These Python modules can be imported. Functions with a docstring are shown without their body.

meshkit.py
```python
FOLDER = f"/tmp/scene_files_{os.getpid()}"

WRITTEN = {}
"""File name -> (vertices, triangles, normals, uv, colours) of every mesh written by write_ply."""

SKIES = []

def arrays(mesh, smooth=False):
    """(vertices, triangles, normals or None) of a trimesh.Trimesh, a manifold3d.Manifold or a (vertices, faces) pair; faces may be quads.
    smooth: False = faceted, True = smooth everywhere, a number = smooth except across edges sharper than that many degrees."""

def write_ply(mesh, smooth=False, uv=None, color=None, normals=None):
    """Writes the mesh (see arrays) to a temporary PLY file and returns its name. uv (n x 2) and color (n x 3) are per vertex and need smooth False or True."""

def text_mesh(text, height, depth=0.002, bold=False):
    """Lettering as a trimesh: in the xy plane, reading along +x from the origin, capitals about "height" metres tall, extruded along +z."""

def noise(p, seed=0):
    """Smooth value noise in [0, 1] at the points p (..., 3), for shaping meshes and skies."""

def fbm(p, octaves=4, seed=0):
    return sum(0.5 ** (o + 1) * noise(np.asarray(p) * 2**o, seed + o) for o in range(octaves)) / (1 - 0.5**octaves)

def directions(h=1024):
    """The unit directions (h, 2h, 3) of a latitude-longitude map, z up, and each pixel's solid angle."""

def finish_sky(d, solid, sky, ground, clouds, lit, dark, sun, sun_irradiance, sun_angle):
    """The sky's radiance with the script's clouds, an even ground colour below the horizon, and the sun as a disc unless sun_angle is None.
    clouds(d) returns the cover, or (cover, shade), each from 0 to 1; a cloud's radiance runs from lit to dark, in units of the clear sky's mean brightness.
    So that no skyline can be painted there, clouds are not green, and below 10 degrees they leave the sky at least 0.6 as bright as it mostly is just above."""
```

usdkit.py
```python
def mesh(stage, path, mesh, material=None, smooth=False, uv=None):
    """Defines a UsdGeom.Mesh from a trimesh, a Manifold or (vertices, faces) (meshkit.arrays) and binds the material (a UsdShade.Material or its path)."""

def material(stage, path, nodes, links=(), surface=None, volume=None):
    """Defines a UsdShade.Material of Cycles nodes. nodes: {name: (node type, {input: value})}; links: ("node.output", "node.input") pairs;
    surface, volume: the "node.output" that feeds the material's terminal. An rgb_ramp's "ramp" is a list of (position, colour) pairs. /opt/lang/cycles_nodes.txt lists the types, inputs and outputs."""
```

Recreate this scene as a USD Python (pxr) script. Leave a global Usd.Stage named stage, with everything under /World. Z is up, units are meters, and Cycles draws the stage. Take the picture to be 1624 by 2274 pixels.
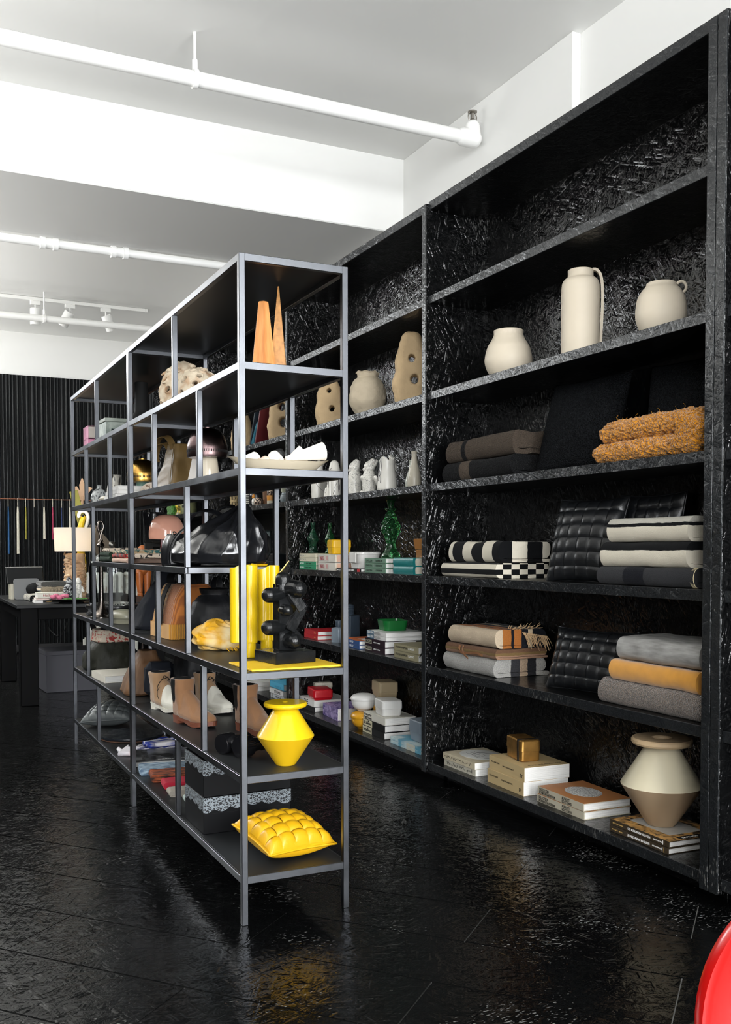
import math, random
import numpy as np, trimesh, shapely, manifold3d as m3
from shapely.geometry import Polygon, LineString, Point, box as sbox
from shapely import affinity
import usdkit, meshkit
from meshkit import noise, fbm, text_mesh
from pxr import Usd, UsdGeom, UsdLux, UsdShade, Gf, Sdf, Vt
rnd = random.Random(7)
stage = Usd.Stage.CreateInMemory()
UsdGeom.SetStageUpAxis(stage, 'Z'); UsdGeom.SetStageMetersPerUnit(stage, 1.0)
UsdGeom.Xform.Define(stage, '/World'); UsdGeom.Scope.Define(stage, '/World/Looks')

# ---------------------------------------------------------------- camera, light, exposure
EXPOSURE = 0.0
FPX, V0 = 2153.83, 1292.74                       # focal length and principal row, for a 1624 x 2274 frame
yaw, pitch, roll = math.radians(25.8817), math.radians(2.0046), math.radians(-0.0582)
cam = UsdGeom.Camera.Define(stage, '/World/Camera')
Fv = np.array([math.sin(yaw)*math.cos(pitch), math.cos(yaw)*math.cos(pitch), -math.sin(pitch)])
Rv = np.array([math.cos(yaw), -math.sin(yaw), 0.0]); Uv = np.cross(Rv, Fv)
R2 = Rv*math.cos(roll)+Uv*math.sin(roll); U2 = Uv*math.cos(roll)-Rv*math.sin(roll)
mtx = np.eye(4); mtx[0,:3] = R2; mtx[1,:3] = U2; mtx[2,:3] = -Fv; mtx[3,:3] = (0, 0, 1.2)
cam.AddTransformOp().Set(Gf.Matrix4d(mtx.tolist()))
cam.CreateHorizontalApertureAttr(24.0); cam.CreateVerticalApertureAttr(24.0*2274/1624)
cam.CreateFocalLengthAttr(24.0*FPX/1624)
cam.CreateVerticalApertureOffsetAttr(24.0*(V0-1137)/1624)
cam.CreateClippingRangeAttr(Gf.Vec2f(0.02, 200)); cam.CreateFStopAttr(0.0)
cam.CreateExposureAttr(EXPOSURE)

def rect_light(name, loc, rx, rz, w, h, power, color=(1, 1, 1)):
    l = UsdLux.RectLight.Define(stage, '/World/'+name)
    l.AddTranslateOp().Set(Gf.Vec3d(*loc)); l.AddRotateXYZOp().Set(Gf.Vec3f(rx, 0, rz))
    l.CreateWidthAttr(w); l.CreateHeightAttr(h); l.CreateIntensityAttr(power); l.CreateColorAttr(Gf.Vec3f(*color))
    return l
# daylight from two unseen windows behind the camera, lighting the front faces; added fill lights out of view brighten the ceiling
WIN, UPLIGHT_FILL = 25.0, 100.0
rect_light('unseen_shop_daylight', (1.6, -3.72, 2.0), 90, 0, 2.7, 2.9, WIN, (0.97, 0.985, 1.0))
rect_light('unseen_shop_daylight_001', (-2.1, -3.72, 2.0), 90, 0, 2.2, 2.9, WIN*.8, (0.97, 0.985, 1.0))
rect_light('unseen_rear_daylight', (-2.1, 11.9, 3.40), -90, 0, 2.4, .36, WIN*2.2, (0.93, 0.97, 1.0))  # unseen rear window, placed to brighten the bookcase shelf edges
for i, yy in enumerate((-1.6, 1.4, 4.4, 7.3, 10.2)): rect_light('fill_uplight'+(f'_{i:03d}' if i else ''), (-1.5, yy, 2.235), 180, 0, .12, 2.6, UPLIGHT_FILL*(.45, .42, .75, 1.7, 2.0)[i], (1.0, 0.99, 0.96))  # added fill, lifts the ceiling more towards the back
dome = UsdLux.DomeLight.Define(stage, '/World/sky'); dome.CreateIntensityAttr(0.6); dome.CreateColorAttr(Gf.Vec3f(0.9, 0.95, 1.0))

# ---------------------------------------------------------------- materials
LOOKS = {}
def reg(name, nodes, links=(), surface='p.BSDF', volume=None):
    if name not in LOOKS:
        LOOKS[name] = usdkit.material(stage, '/World/Looks/'+name, nodes, links, surface=surface, volume=volume)
    return LOOKS[name]
def lin(c):
    if isinstance(c, str):
        c = [int(c[i:i+2], 16)/255 for i in (0, 2, 4)]
        c = [x/12.92 if x <= .04045 else ((x+.055)/1.055)**2.4 for x in c]
    return tuple(c)
def M(name, color, rough=.5, metal=0, spec=.5, var=0, vscale=6, bump=0, bscale=60, bdist=.002, bdetail=3, color2=None, rv=0, **kw):
    """A painted, glazed, woven or cast surface: one colour with slight variation and fine relief."""
    if name in LOOKS: return LOOKS[name]
    c = lin(color)
    if spec == .5 and max(c) < .035 and rough > .33 and not metal: spec = .22
    n = {'p': ('principled_bsdf', dict(base_color=c, roughness=rough, metallic=metal, specular_ior_level=spec, **kw)), 't': ('texture_coordinate', {})}
    k = []
    if var or color2 is not None:
        c2 = lin(color2) if color2 is not None else tuple(max(0, x*(1-var)) for x in c)
        n['v'] = ('noise_texture', dict(scale=vscale, detail=4)); k.append(('t.object', 'v.vector'))
        n['r'] = ('rgb_ramp', {'ramp': [(.3, c2), (.7, c)]}); k += [('v.fac', 'r.fac'), ('r.color', 'p.base_color')]
    if bump:
        n['b'] = ('noise_texture', dict(scale=bscale, detail=bdetail)); k.append(('t.object', 'b.vector'))
        n['u'] = ('bump', dict(strength=bump, distance=bdist)); k += [('b.fac', 'u.height'), ('u.normal', 'p.normal')]
    if rv:
        n['rn'] = ('noise_texture', dict(scale=vscale, detail=3)); n['rm'] = ('map_range', dict(from_min=.3, from_max=.7, to_min=max(0, rough-rv), to_max=rough+rv))
        k += [('t.object', 'rn.vector'), ('rn.fac', 'rm.value'), ('rm.result', 'p.roughness')]
    return reg(name, n, k)

def osb(name, axis, base=(.0045, .0048, .0053), rough=.27, strength=.6, wear=.5, spec=.5, dist=.004, tilt=.9):
    """Black painted strand board: overlapping flakes at a few angles, each tilted its own way; axis is the face normal, in world space."""
    n = {'g': ('geometry', {}), 'p': ('principled_bsdf', dict(base_color=base, roughness=rough, specular_ior_level=spec))}; k = []
    ia = 'xyz'.index(axis)
    prev = None
    for i, ang in enumerate((.35, 1.3, 2.1, 2.75)):
        rot = [0, 0, 0]; rot[ia] = ang
        sc = [[1, 21, 125], [21, 1, 125], [21, 125, 1]][ia]
        n[f'm{i}'] = ('mapping', dict(rotation=tuple(rot), location=(3.1*i, 1.7*i, 2.3*i)))
        n[f's{i}'] = ('mapping', dict(scale=tuple(sc)))
        n[f'w{i}'] = ('voronoi_texture', dict(scale=1, randomness=1.0)); n[f'x{i}'] = ('separate_color', {})
        n[f'o{i}'] = ('vector_math', dict(math_type='subtract')); n[f'c{i}'] = ('vector_math', dict(math_type='subtract', vector2=(.5, .5, .5))); n[f't{i}'] = ('vector_math', dict(math_type='dot_product'))
        n[f'h{i}'] = ('math', dict(math_type='multiply_add', value2=tilt)); n[f'd{i}'] = ('math', dict(math_type='multiply_add', value2=-.25))
        k += [('g.position', f'm{i}.vector'), (f'm{i}.vector', f's{i}.vector'), (f's{i}.vector', f'w{i}.vector'), (f'w{i}.color', f'x{i}.color'),
              (f's{i}.vector', f'o{i}.vector1'), (f'w{i}.position', f'o{i}.vector2'), (f'w{i}.color', f'c{i}.vector1'), (f'o{i}.vector', f't{i}.vector1'), (f'c{i}.vector', f't{i}.vector2'),
              (f't{i}.value', f'h{i}.value1'), (f'x{i}.r', f'h{i}.value3'), (f'w{i}.distance', f'd{i}.value1'), (f'h{i}.value', f'd{i}.value3')]
        if prev is None: prev = f'd{i}.value'
        else:
            n[f'q{i}'] = ('math', dict(math_type='maximum')); k += [(prev, f'q{i}.value1'), (f'd{i}.value', f'q{i}.value2')]; prev = f'q{i}.value'
    n['fine'] = ('noise_texture', dict(scale=220, detail=2)); n['fm'] = ('math', dict(math_type='multiply_add', value2=.16)); k += [('g.position', 'fine.vector'), ('fine.fac', 'fm.value1'), (prev, 'fm.value3')]
    n['u'] = ('bump', dict(strength=strength, distance=dist)); k += [('fm.value', 'u.height'), ('u.normal', 'p.normal')]
    # worn paint: pale fibres where the paint has rubbed off
    n['wn'] = ('noise_texture', dict(scale=2.3, detail=3)); n['sp'] = ('noise_texture', dict(scale=170, detail=1)); n['wm'] = ('math', dict(math_type='multiply')); n['wr'] = ('rgb_ramp', {'ramp': [(.40, base), (.46, (.12*wear+.004, .12*wear+.004, .115*wear+.004))]})
    n['sm'] = ('mapping', dict(rotation=tuple([.6 if q == ia else 0 for q in range(3)]), scale=[(1, 1, .25), (1, 1, .25), (.3, 1, 1)][ia]))
    k += [('g.position', 'wn.vector'), ('g.position', 'sm.vector'), ('sm.vector', 'sp.vector'), ('wn.fac', 'wm.value1'), ('sp.fac', 'wm.value2'), ('wm.value', 'wr.fac'), ('wr.color', 'p.base_color')]
    return reg(name, n, k)

def stripes_uv(name, axis, period, duty, c1, c2, rough=.9, bump=.4, wob=.0, **kw):
    """Woven bands along one mesh coordinate (metres): st.x runs round the fold, st.y along it."""
    n = {'t': ('texture_coordinate', {}), 's': ('separate_xyz', {}), 'm': ('math', dict(math_type='multiply', value2=1/period)), 'f': ('math', dict(math_type='fraction')),
         'l': ('math', dict(math_type='less_than', value2=duty)), 'c': ('mix_color', dict(a=lin(c2), b=lin(c1))),
         'b': ('noise_texture', dict(scale=900, detail=2)), 'u': ('bump', dict(strength=bump, distance=.001)),
         'p': ('principled_bsdf', dict(roughness=rough, sheen_weight=.3, specular_ior_level=.2, **kw))}
    k = [('t.UV', 's.vector'), (f's.{axis}', 'm.value1'), ('m.value', 'f.value1'), ('f.value', 'l.value1'), ('l.value', 'c.fac'), ('c.result', 'p.base_color'), ('t.object', 'b.vector'), ('b.fac', 'u.height'), ('u.normal', 'p.normal')]
    return reg(name, n, k)
def checker_uv(name, px, py, c1, c2):
    n = {'t': ('texture_coordinate', {}), 'mp': ('mapping', dict(scale=(1/px, 1/py, 1))), 'k': ('checker_texture', dict(color1=lin(c1), color2=lin(c2), scale=1.0)), 'b': ('noise_texture', dict(scale=900, detail=2)), 'u': ('bump', dict(strength=.4, distance=.001)),
         'p': ('principled_bsdf', dict(roughness=.9, sheen_weight=.3, specular_ior_level=.2))}
    return reg(name, n, [('t.UV', 'mp.vector'), ('mp.vector', 'k.vector'), ('k.color', 'p.base_color'), ('t.object', 'b.vector'), ('b.fac', 'u.height'), ('u.normal', 'p.normal')])
def boucle(name, c1, c2, scale=220, strength=.9, dist=.004):
    n = {'t': ('texture_coordinate', {}), 'd': ('noise_texture', dict(scale=40, detail=2)), 'v': ('voronoi_texture', dict(scale=scale, randomness=1)), 'r': ('rgb_ramp', {'ramp': [(.15, lin(c1)), (.6, lin(c2))]}),
         'i': ('math', dict(math_type='multiply', value2=-1)), 'u': ('bump', dict(strength=strength, distance=dist)), 'p': ('principled_bsdf', dict(roughness=.95, sheen_weight=.4 if max(lin(c2)) > .05 else 0, specular_ior_level=.15 if max(lin(c2)) > .05 else .04))}
    return reg(name, n, [('t.object', 'v.vector'), ('v.distance', 'r.fac'), ('r.color', 'p.base_color'), ('v.distance', 'i.value1'), ('i.value', 'u.height'), ('u.normal', 'p.normal')])
def threshold(name, c1, c2, scale, at=.5, soft=.02, rough=.5, detail=3, stretch=(1, 1, 1), bump=0, distort=0):
    """Two colours in blots or veins."""
    n = {'t': ('texture_coordinate', {}), 'm': ('mapping', dict(scale=stretch)), 'v': ('noise_texture', dict(scale=scale, detail=detail, distortion=distort)), 'r': ('rgb_ramp', {'ramp': [(at-soft, lin(c1)), (at+soft, lin(c2))]}), 'p': ('principled_bsdf', dict(roughness=rough))}
    k = [('t.object', 'm.vector'), ('m.vector', 'v.vector'), ('v.fac', 'r.fac'), ('r.color', 'p.base_color')]
    if bump: n['u'] = ('bump', dict(strength=bump, distance=.003)); k += [('v.fac', 'u.height'), ('u.normal', 'p.normal')]
    return reg(name, n, k)

def veins(name, ink, ground, scale, width=.03, rough=.35, distort=1.5, stretch=(1, 1, 1)):
    """Thin drawn lines on a pale glaze."""
    n = {'t': ('texture_coordinate', {}), 'm': ('mapping', dict(scale=stretch)), 'v': ('noise_texture', dict(scale=scale, detail=2, distortion=distort)), 'r': ('rgb_ramp', {'ramp': [(.5-width, lin(ground)), (.5, lin(ink)), (.5+width, lin(ground))]}), 'p': ('principled_bsdf', dict(roughness=rough))}
    return reg(name, n, [('t.object', 'm.vector'), ('m.vector', 'v.vector'), ('v.fac', 'r.fac'), ('r.color', 'p.base_color')])

# ---------------------------------------------------------------- objects
USED = {}
def pname(parent, name):
    k = USED.get((parent, name), 0); USED[(parent, name)] = k+1
    return f'{parent}/{name}' + (f'_{k:03d}' if k else '')
def tagp(prim, label=None, cat=None, group=None, kind=None):
    for k, v in (('label', label), ('category', cat), ('group', group), ('kind', kind)):
        if v: prim.SetCustomDataByKey(k, v)
def place(x, loc, rz=0, rot=None):
    x.AddTranslateOp().Set(Gf.Vec3d(*map(float, loc)))
    if rot is not None: x.AddRotateXYZOp().Set(Gf.Vec3f(*map(float, rot)))
    elif rz: x.AddRotateZOp().Set(float(rz))
def P(x): return str(x.GetPath()) if hasattr(x, 'GetPath') else x
def thing(name, label, cat, loc=(0, 0, 0), rz=0, group=None, kind=None, rot=None):
    x = UsdGeom.Xform.Define(stage, pname('/World', name)); place(x, loc, rz, rot); tagp(x.GetPrim(), label, cat, group, kind)
    return x
def part(parent, name, mesh, mat, smooth=35, label=None, uv=None, kind=None):
    m = usdkit.mesh(stage, pname(P(parent), name), mesh, mat, smooth=smooth, uv=uv); tagp(m.GetPrim(), label, kind=kind)
    return m
def solo(name, label, cat, mesh, mat, loc=(0, 0, 0), rz=0, group=None, kind=None, smooth=35, uv=None, rot=None):
    m = usdkit.mesh(stage, pname('/World', name), mesh, mat, smooth=smooth, uv=uv); place(m, loc, rz, rot); tagp(m.GetPrim(), label, cat, group, kind)
    return m
def dup(src, label, loc, rz=0, group=None, rot=None):
    base = src.GetPath().name; base = base[:-4] if base[-4] == '_' and base[-3:].isdigit() else base
    was = src.GetPrim().GetCustomData(); x = UsdGeom.Xform.Define(stage, pname('/World', base))
    x.GetPrim().GetReferences().AddInternalReference(src.GetPath()); x.GetPrim().SetInstanceable(True)
    x.ClearXformOpOrder()
    ops = {o.GetOpName(): o for o in x.GetOrderedXformOps()}
    t = x.GetPrim().GetAttribute('xformOp:translate'); (t.Set(Gf.Vec3d(*map(float, loc))) if t else x.AddTranslateOp().Set(Gf.Vec3d(*map(float, loc))))
    order = ['xformOp:translate']
    x.GetPrim().CreateAttribute('xformOp:rotateZ', Sdf.ValueTypeNames.Float).Set(float(rz)); order.append('xformOp:rotateZ')
    x.GetPrim().CreateAttribute('xformOpOrder', Sdf.ValueTypeNames.TokenArray).Set(order)
    tagp(x.GetPrim(), label, was['category'], group or was.get('group'))
    return x

# ---------------------------------------------------------------- shapes
cat = trimesh.util.concatenate
def tf(m, t=(0, 0, 0), r=(0, 0, 0), s=None):
    m = m.copy()
    if s is not None: m.apply_transform(np.diag([*(s if np.ndim(s) else [s]*3), 1.0]))
    if any(r): m.apply_transform(trimesh.transformations.euler_matrix(*np.radians(r)))
    m.apply_translation(t); return m
def bx(lo, hi, b=0.0015):
    """A box between two corners, its edges chamfered by b."""
    lo, hi = np.minimum(lo, hi).astype(float), np.maximum(lo, hi).astype(float); b = min(b, (hi-lo).min()*.45)
    if b <= 0: return trimesh.creation.box(bounds=[lo, hi])
    pts = []
    for s in np.ndindex(2, 2, 2):
        c = np.where(s, hi, lo); d = np.where(s, -1, 1)*b
        for i in range(3): e = d.copy(); e[i] = 0; pts.append(c+e)
    return trimesh.convex.convex_hull(np.array(pts))
def bc(c, s, b=.0015):
    c, s = np.array(c, float), np.array(s, float); return bx(c-s/2, c+s/2, b)
def loft(rings, caps=(True, True), closed=True):
    """Rings (k, n, 3), joined; each end closed by a fan round its centre."""
    rings = np.asarray(rings, float); k, n = rings.shape[:2]; v = rings.reshape(-1, 3); f = []
    i = np.arange(n if closed else n-1); j = (i+1) % n
    for a in range(k-1): f += [np.stack([a*n+i, a*n+j, (a+1)*n+j], 1), np.stack([a*n+i, (a+1)*n+j, (a+1)*n+i], 1)]
    extra = []
    if caps[0]: c = len(v)+len(extra); extra.append(rings[0].mean(0)); f.append(np.stack([j, i, np.full(len(i), c)], 1))
    if caps[1]: c = len(v)+len(extra); extra.append(rings[-1].mean(0)); f.append(np.stack([(k-1)*n+i, (k-1)*n+j, np.full(len(i), c)], 1))
    if extra: v = np.vstack([v, extra])
    m = trimesh.Trimesh(v, np.vstack(f), process=False)
    if m.is_watertight and m.volume < 0: m.invert()
    return m
def circ(r, z, n=40, rx=1, ry=1, c=(0, 0)):
    a = np.arange(n)/n*2*np.pi; return np.stack([c[0]+r*rx*np.cos(a), c[1]+r*ry*np.sin(a), np.full(n, z)], 1)
def lathe(prof, n=48, rx=1, ry=1):
    return loft([circ(max(r, 1e-4), z, n, rx, ry) for r, z in prof])
def smoothprof(pts, n=40):
    """A smooth profile through (r, z) points."""
    from scipy.interpolate import PchipInterpolator
    p = np.array(pts, float); t = np.r_[0, np.cumsum(np.hypot(*np.diff(p, axis=0).T))]; q = np.linspace(0, t[-1], n)
    return np.stack([PchipInterpolator(t, p[:, 0])(q), PchipInterpolator(t, p[:, 1])(q)], 1)
def rr(w, d, r, z, n=5, c=(0, 0)):
    """A rounded rectangle ring."""
    r = min(r, w/2-1e-4, d/2-1e-4); out = []
    for sx, sy, a0 in ((1, 1, 0), (-1, 1, 90), (-1, -1, 180), (1, -1, 270)):
        for a in np.linspace(a0, a0+90, n): out.append((c[0]+sx*(w/2-r)+r*math.cos(math.radians(a)), c[1]+sy*(d/2-r)+r*math.sin(math.radians(a)), z))
    return np.array(out)
def rbox(secs, n=5):
    """A box lofted through (w, d, r, z) rounded rectangles."""
    return loft([rr(w, d, r, z, n) for w, d, r, z in secs])
def tube(path, r, n=8, caps=True):
    p = np.asarray(path, float); k = len(p); r = np.broadcast_to(r, k); t = np.gradient(p, axis=0); t /= np.linalg.norm(t, axis=1, keepdims=True)+1e-12
    u = np.cross(t[0], [0, 0, 1.0]);
    if np.linalg.norm(u) < 1e-3: u = np.cross(t[0], [0, 1.0, 0])
    u /= np.linalg.norm(u); rings = []; a = np.arange(n)/n*2*np.pi
    for i in range(k):
        u = u-t[i]*(u@t[i]); u /= np.linalg.norm(u); w = np.cross(t[i], u)
        rings.append(p[i]+r[i]*(np.cos(a)[:, None]*u+np.sin(a)[:, None]*w))
    m = loft(rings, (caps, caps)); return m
def strap(path, w, t, up=(0, 0, 1)):
    """A flat strap along a path, its width along up."""
    p = np.asarray(path, float); tn = np.gradient(p, axis=0); tn /= np.linalg.norm(tn, axis=1, keepdims=True)+1e-12; rings = []
    for i in range(len(p)):
        a = np.asarray(up, float); a = a-tn[i]*(a@tn[i]); a /= np.linalg.norm(a)+1e-12; b = np.cross(tn[i], a)
        rings.append([p[i]+a*w/2+b*t/2, p[i]-a*w/2+b*t/2, p[i]-a*w/2-b*t/2, p[i]+a*w/2-b*t/2])
    return loft(rings)
def spline(pts, n=40):
    from scipy.interpolate import CubicSpline
    p = np.array(pts, float); t = np.r_[0, np.cumsum(np.linalg.norm(np.diff(p, axis=0), axis=1))]; return CubicSpline(t, p)(np.linspace(0, t[-1], n))
def prism(poly, h, axis='z', off=0):
    m = cat([trimesh.creation.extrude_polygon(g, h, engine='earcut') for g in getattr(poly, 'geoms', [poly])]); m.apply_translation([0, 0, off])
    if axis == 'x': m.apply_transform(np.array([[0, 0, 1, 0], [1, 0, 0, 0], [0, 1, 0, 0], [0, 0, 0, 1.0]]))       # (a, b, h) -> y, z, x
    if axis == 'y': m.apply_transform(np.array([[1, 0, 0, 0], [0, 0, -1, 0], [0, 1, 0, 0], [0, 0, 0, 1.0]]))      # (a, b, h) -> x, z, -y
    return m
def ball(r, c=(0, 0, 0), s=(1, 1, 1), sub=3):
    return tf(trimesh.creation.icosphere(sub, r), c, s=s)
def rough(m, amp, scale, seed=0, octaves=3):
    m = m.copy(); n = m.vertex_normals; m.vertices = m.vertices+n*((fbm(m.vertices*scale, octaves, seed)-.5)*2*amp)[:, None]; return m
def hulls(groups, edge=.006, it=12):
    """Union of hulls of spheres ((x, y, z, r), ...), refined and smoothed into one skin."""
    out = m3.Manifold()
    for g in groups:
        out = out + m3.Manifold.batch_hull([m3.Manifold.sphere(s[3], 20).translate(s[:3]) for s in g])
    out = out.refine_to_length(edge); me = out.to_mesh(); t = trimesh.Trimesh(me.vert_properties[:, :3], me.tri_verts, process=True)
    trimesh.smoothing.filter_taubin(t, iterations=it); return t
def man(t): return m3.Manifold(m3.Mesh(np.asarray(t.vertices, np.float32), np.asarray(t.faces, np.uint32)))
def unman(m): me = m.to_mesh(); return trimesh.Trimesh(me.vert_properties[:, :3], me.tri_verts, process=False)
def extrude_fold(poly, y0, y1, n=24, npt=150, fn=None):
    """A fold profile (in x, z) run along y from y0 to y1; returns (mesh, uv) with uv in metres round the profile and along it."""
    poly = poly.simplify(.0004); ring = np.array(poly.exterior.coords)[:-1]
    if not poly.exterior.is_ccw: ring = ring[::-1]
    L = poly.exterior.length; q = np.array([poly.exterior.interpolate(s).coords[0] for s in np.arange(npt)/npt*L])
    if not poly.exterior.is_ccw: q = q[::-1]
    ys = np.linspace(y0, y1, n); rings = np.stack([np.stack([q[:, 0], np.full(npt, y), q[:, 1]], 1) for y in ys])
    v = rings.reshape(-1, 3); f = []; i = np.arange(npt); j = (i+1) % npt
    for a in range(n-1): f += [np.stack([a*npt+i, (a+1)*npt+j, a*npt+j], 1), np.stack([a*npt+i, (a+1)*npt+i, (a+1)*npt+j], 1)]
    tv, tf_ = trimesh.creation.triangulate_polygon(Polygon(q), engine='earcut')
    d = np.argmin(((tv[:, None, :]-q[None])**2).sum(-1), 1); tri = d[tf_]
    tri = tri[(tri[:, 0] != tri[:, 1]) & (tri[:, 1] != tri[:, 2]) & (tri[:, 0] != tri[:, 2])]
    cr = np.cross(q[tri[:, 1]]-q[tri[:, 0]], q[tri[:, 2]]-q[tri[:, 0]]); tri[cr < 0] = tri[cr < 0][:, ::-1]
    uv = np.stack([np.tile(np.arange(npt)/npt*L, n), np.repeat(ys, npt)], 1)
    o = len(v); v = np.vstack([v, rings[0], rings[-1]]); uv = np.vstack([uv, uv[:npt], uv[-npt:]])
    f += [tri+o, tri[:, ::-1]+o+npt]
    if fn is not None: v = fn(v)
    return trimesh.Trimesh(v, np.vstack(f), process=False), uv
def words(parent, text, h, mat, loc, face='-x', depth=.0004, bold=False, width=None, name='title'):
    """Lettering on a face: '-x' reads along -y, '-y' reads along +x, 'z' reads along +x when seen from -y, 'zx' reads along -y on a top face."""
    m = text_mesh(text, h, depth, bold); b = m.bounds
    if width: m.apply_scale([width/(b[1][0]-b[0][0]), 1, 1])
    A = {'-x': [[0, 0, -1], [-1, 0, 0], [0, 1, 0]], '-y': [[1, 0, 0], [0, 0, -1], [0, 1, 0]], 'z': [[1, 0, 0], [0, 1, 0], [0, 0, 1]], 'zx': [[0, 1, 0], [-1, 0, 0], [0, 0, 1]]}[face]
    T = np.eye(4); T[:3, :3] = A; T[:3, 3] = loc; m.apply_transform(T)
    return part(parent, name, m, mat, smooth=False)
# ---------------------------------------------------------------- the room
WHITE = M('white_paint', (.80, .80, .78), .55, bump=.08, bscale=14, bdist=.004)
WHITE_GLOSS = M('white_pipe_paint', (.82, .82, .80), .35)
OSB_Z, OSB_X, OSB_Y = osb('osb_black_floor', 'z', base=(.0022, .0024, .0026), rough=.13, wear=1.6, strength=.7, dist=.0028, spec=.36), osb('osb_black_back', 'x', base=(.0022, .0024, .0026), rough=.17, dist=.0055, strength=.9, spec=.36), osb('osb_black_side', 'y', base=(.0022, .0024, .0026), rough=.15, dist=.006, strength=1.0, wear=.8)
OSB_TOP = osb('osb_black_shelf', 'z', base=(.0022, .0024, .0026), rough=.22, wear=.4, dist=.003, spec=.4)
OSB_EDGE_LIT = osb('osb_black_edge_lit', 'x', base=(.010, .0115, .013), rough=.30, wear=.8, dist=.004, strength=.9)  # paler, bluer edge colour stands in for reflected sky
H = 3.665
st = lambda name, mesh, mat, **k: solo(name, None, None, mesh, mat, kind='structure', **k)
fl = thing('floor', None, None, kind='structure')
part(fl, 'subfloor', trimesh.creation.box(bounds=[[-3.7, -3.7, -.05], [3.05, 11.8, -.004]]), M('pale_joint_wear_light', (.26, .26, .25), .8))  # pale joint colour stands for worn plank edges and the light they catch
ang = math.radians(-49.0); dv, nv = np.array([math.cos(ang), math.sin(ang)]), np.array([-math.sin(ang), math.cos(ang)])
room = sbox(-3.6, -3.6, 2.95, 11.75)
for r in range(-24, 32):
    n0 = 2.505+.297*r
    for q in range(-14, 14):
        t0 = (-.235 if r % 2 == 0 else -.87)+1.245*q
        g = .0018
        h_ = .0032; c = [dv*(t0+g)+nv*(n0+h_), dv*(t0+1.245-g)+nv*(n0+h_), dv*(t0+1.245-g)+nv*(n0+.297-h_), dv*(t0+g)+nv*(n0+.297-h_)]
        pl = Polygon(c).intersection(room)
        if pl.is_empty or pl.area < .002: continue
        cx, cy = pl.centroid.coords[0]
        if cx < -2.2 and cy < 9 and cx < -2.6: continue
        lift = rnd.uniform(0, .0006)
        part(fl, 'floor_plank', trimesh.Trimesh(*(lambda m: (m.vertices, m.faces))(prism(pl, .006, off=-.006+lift)), process=True), OSB_Z, smooth=False)
st('ceiling', trimesh.creation.box(bounds=[[-3.7, -3.7, H], [3.05, 11.8, H+.1]]), WHITE)
st('ceiling_beam', bx((-3.6, 5.52, 3.20), (2.96, 6.57, H+.02), .006), WHITE)
wr = thing('wall_right', None, None, kind='structure')
part(wr, 'wall_surface', trimesh.creation.box(bounds=[[3.0, -3.7, 0], [3.1, 11.8, H]]), WHITE)
part(wr, 'pier', bx((2.95, 3.81, 0), (3.0, 11.75, H), .003), WHITE)
wb = thing('wall_back', None, None, kind='structure')
for q in ((-3.7, 3.1, 0, 3.22), (-3.7, -3.3, 3.22, 3.58), (-.9, 3.1, 3.22, 3.58), (-3.7, 3.1, 3.58, H)): part(wb, 'wall_surface', trimesh.creation.box(bounds=[[q[0], 11.75, q[2]], [q[1], 11.85, q[3]]]), WHITE)
w = thing('window_3', None, None, kind='structure')  # unseen clerestory frame around the rear light
SLAT = M('black_ribbed_cladding', (.008, .0095, .0105), .42, rv=.12, vscale=9, spec=.3)
part(wb, 'backing', bx((-3.6, 11.725, 0), (2.95, 11.748, 3.175)), M('black_backing', (.003, .003, .0035), .7))
x = -1.7
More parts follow.
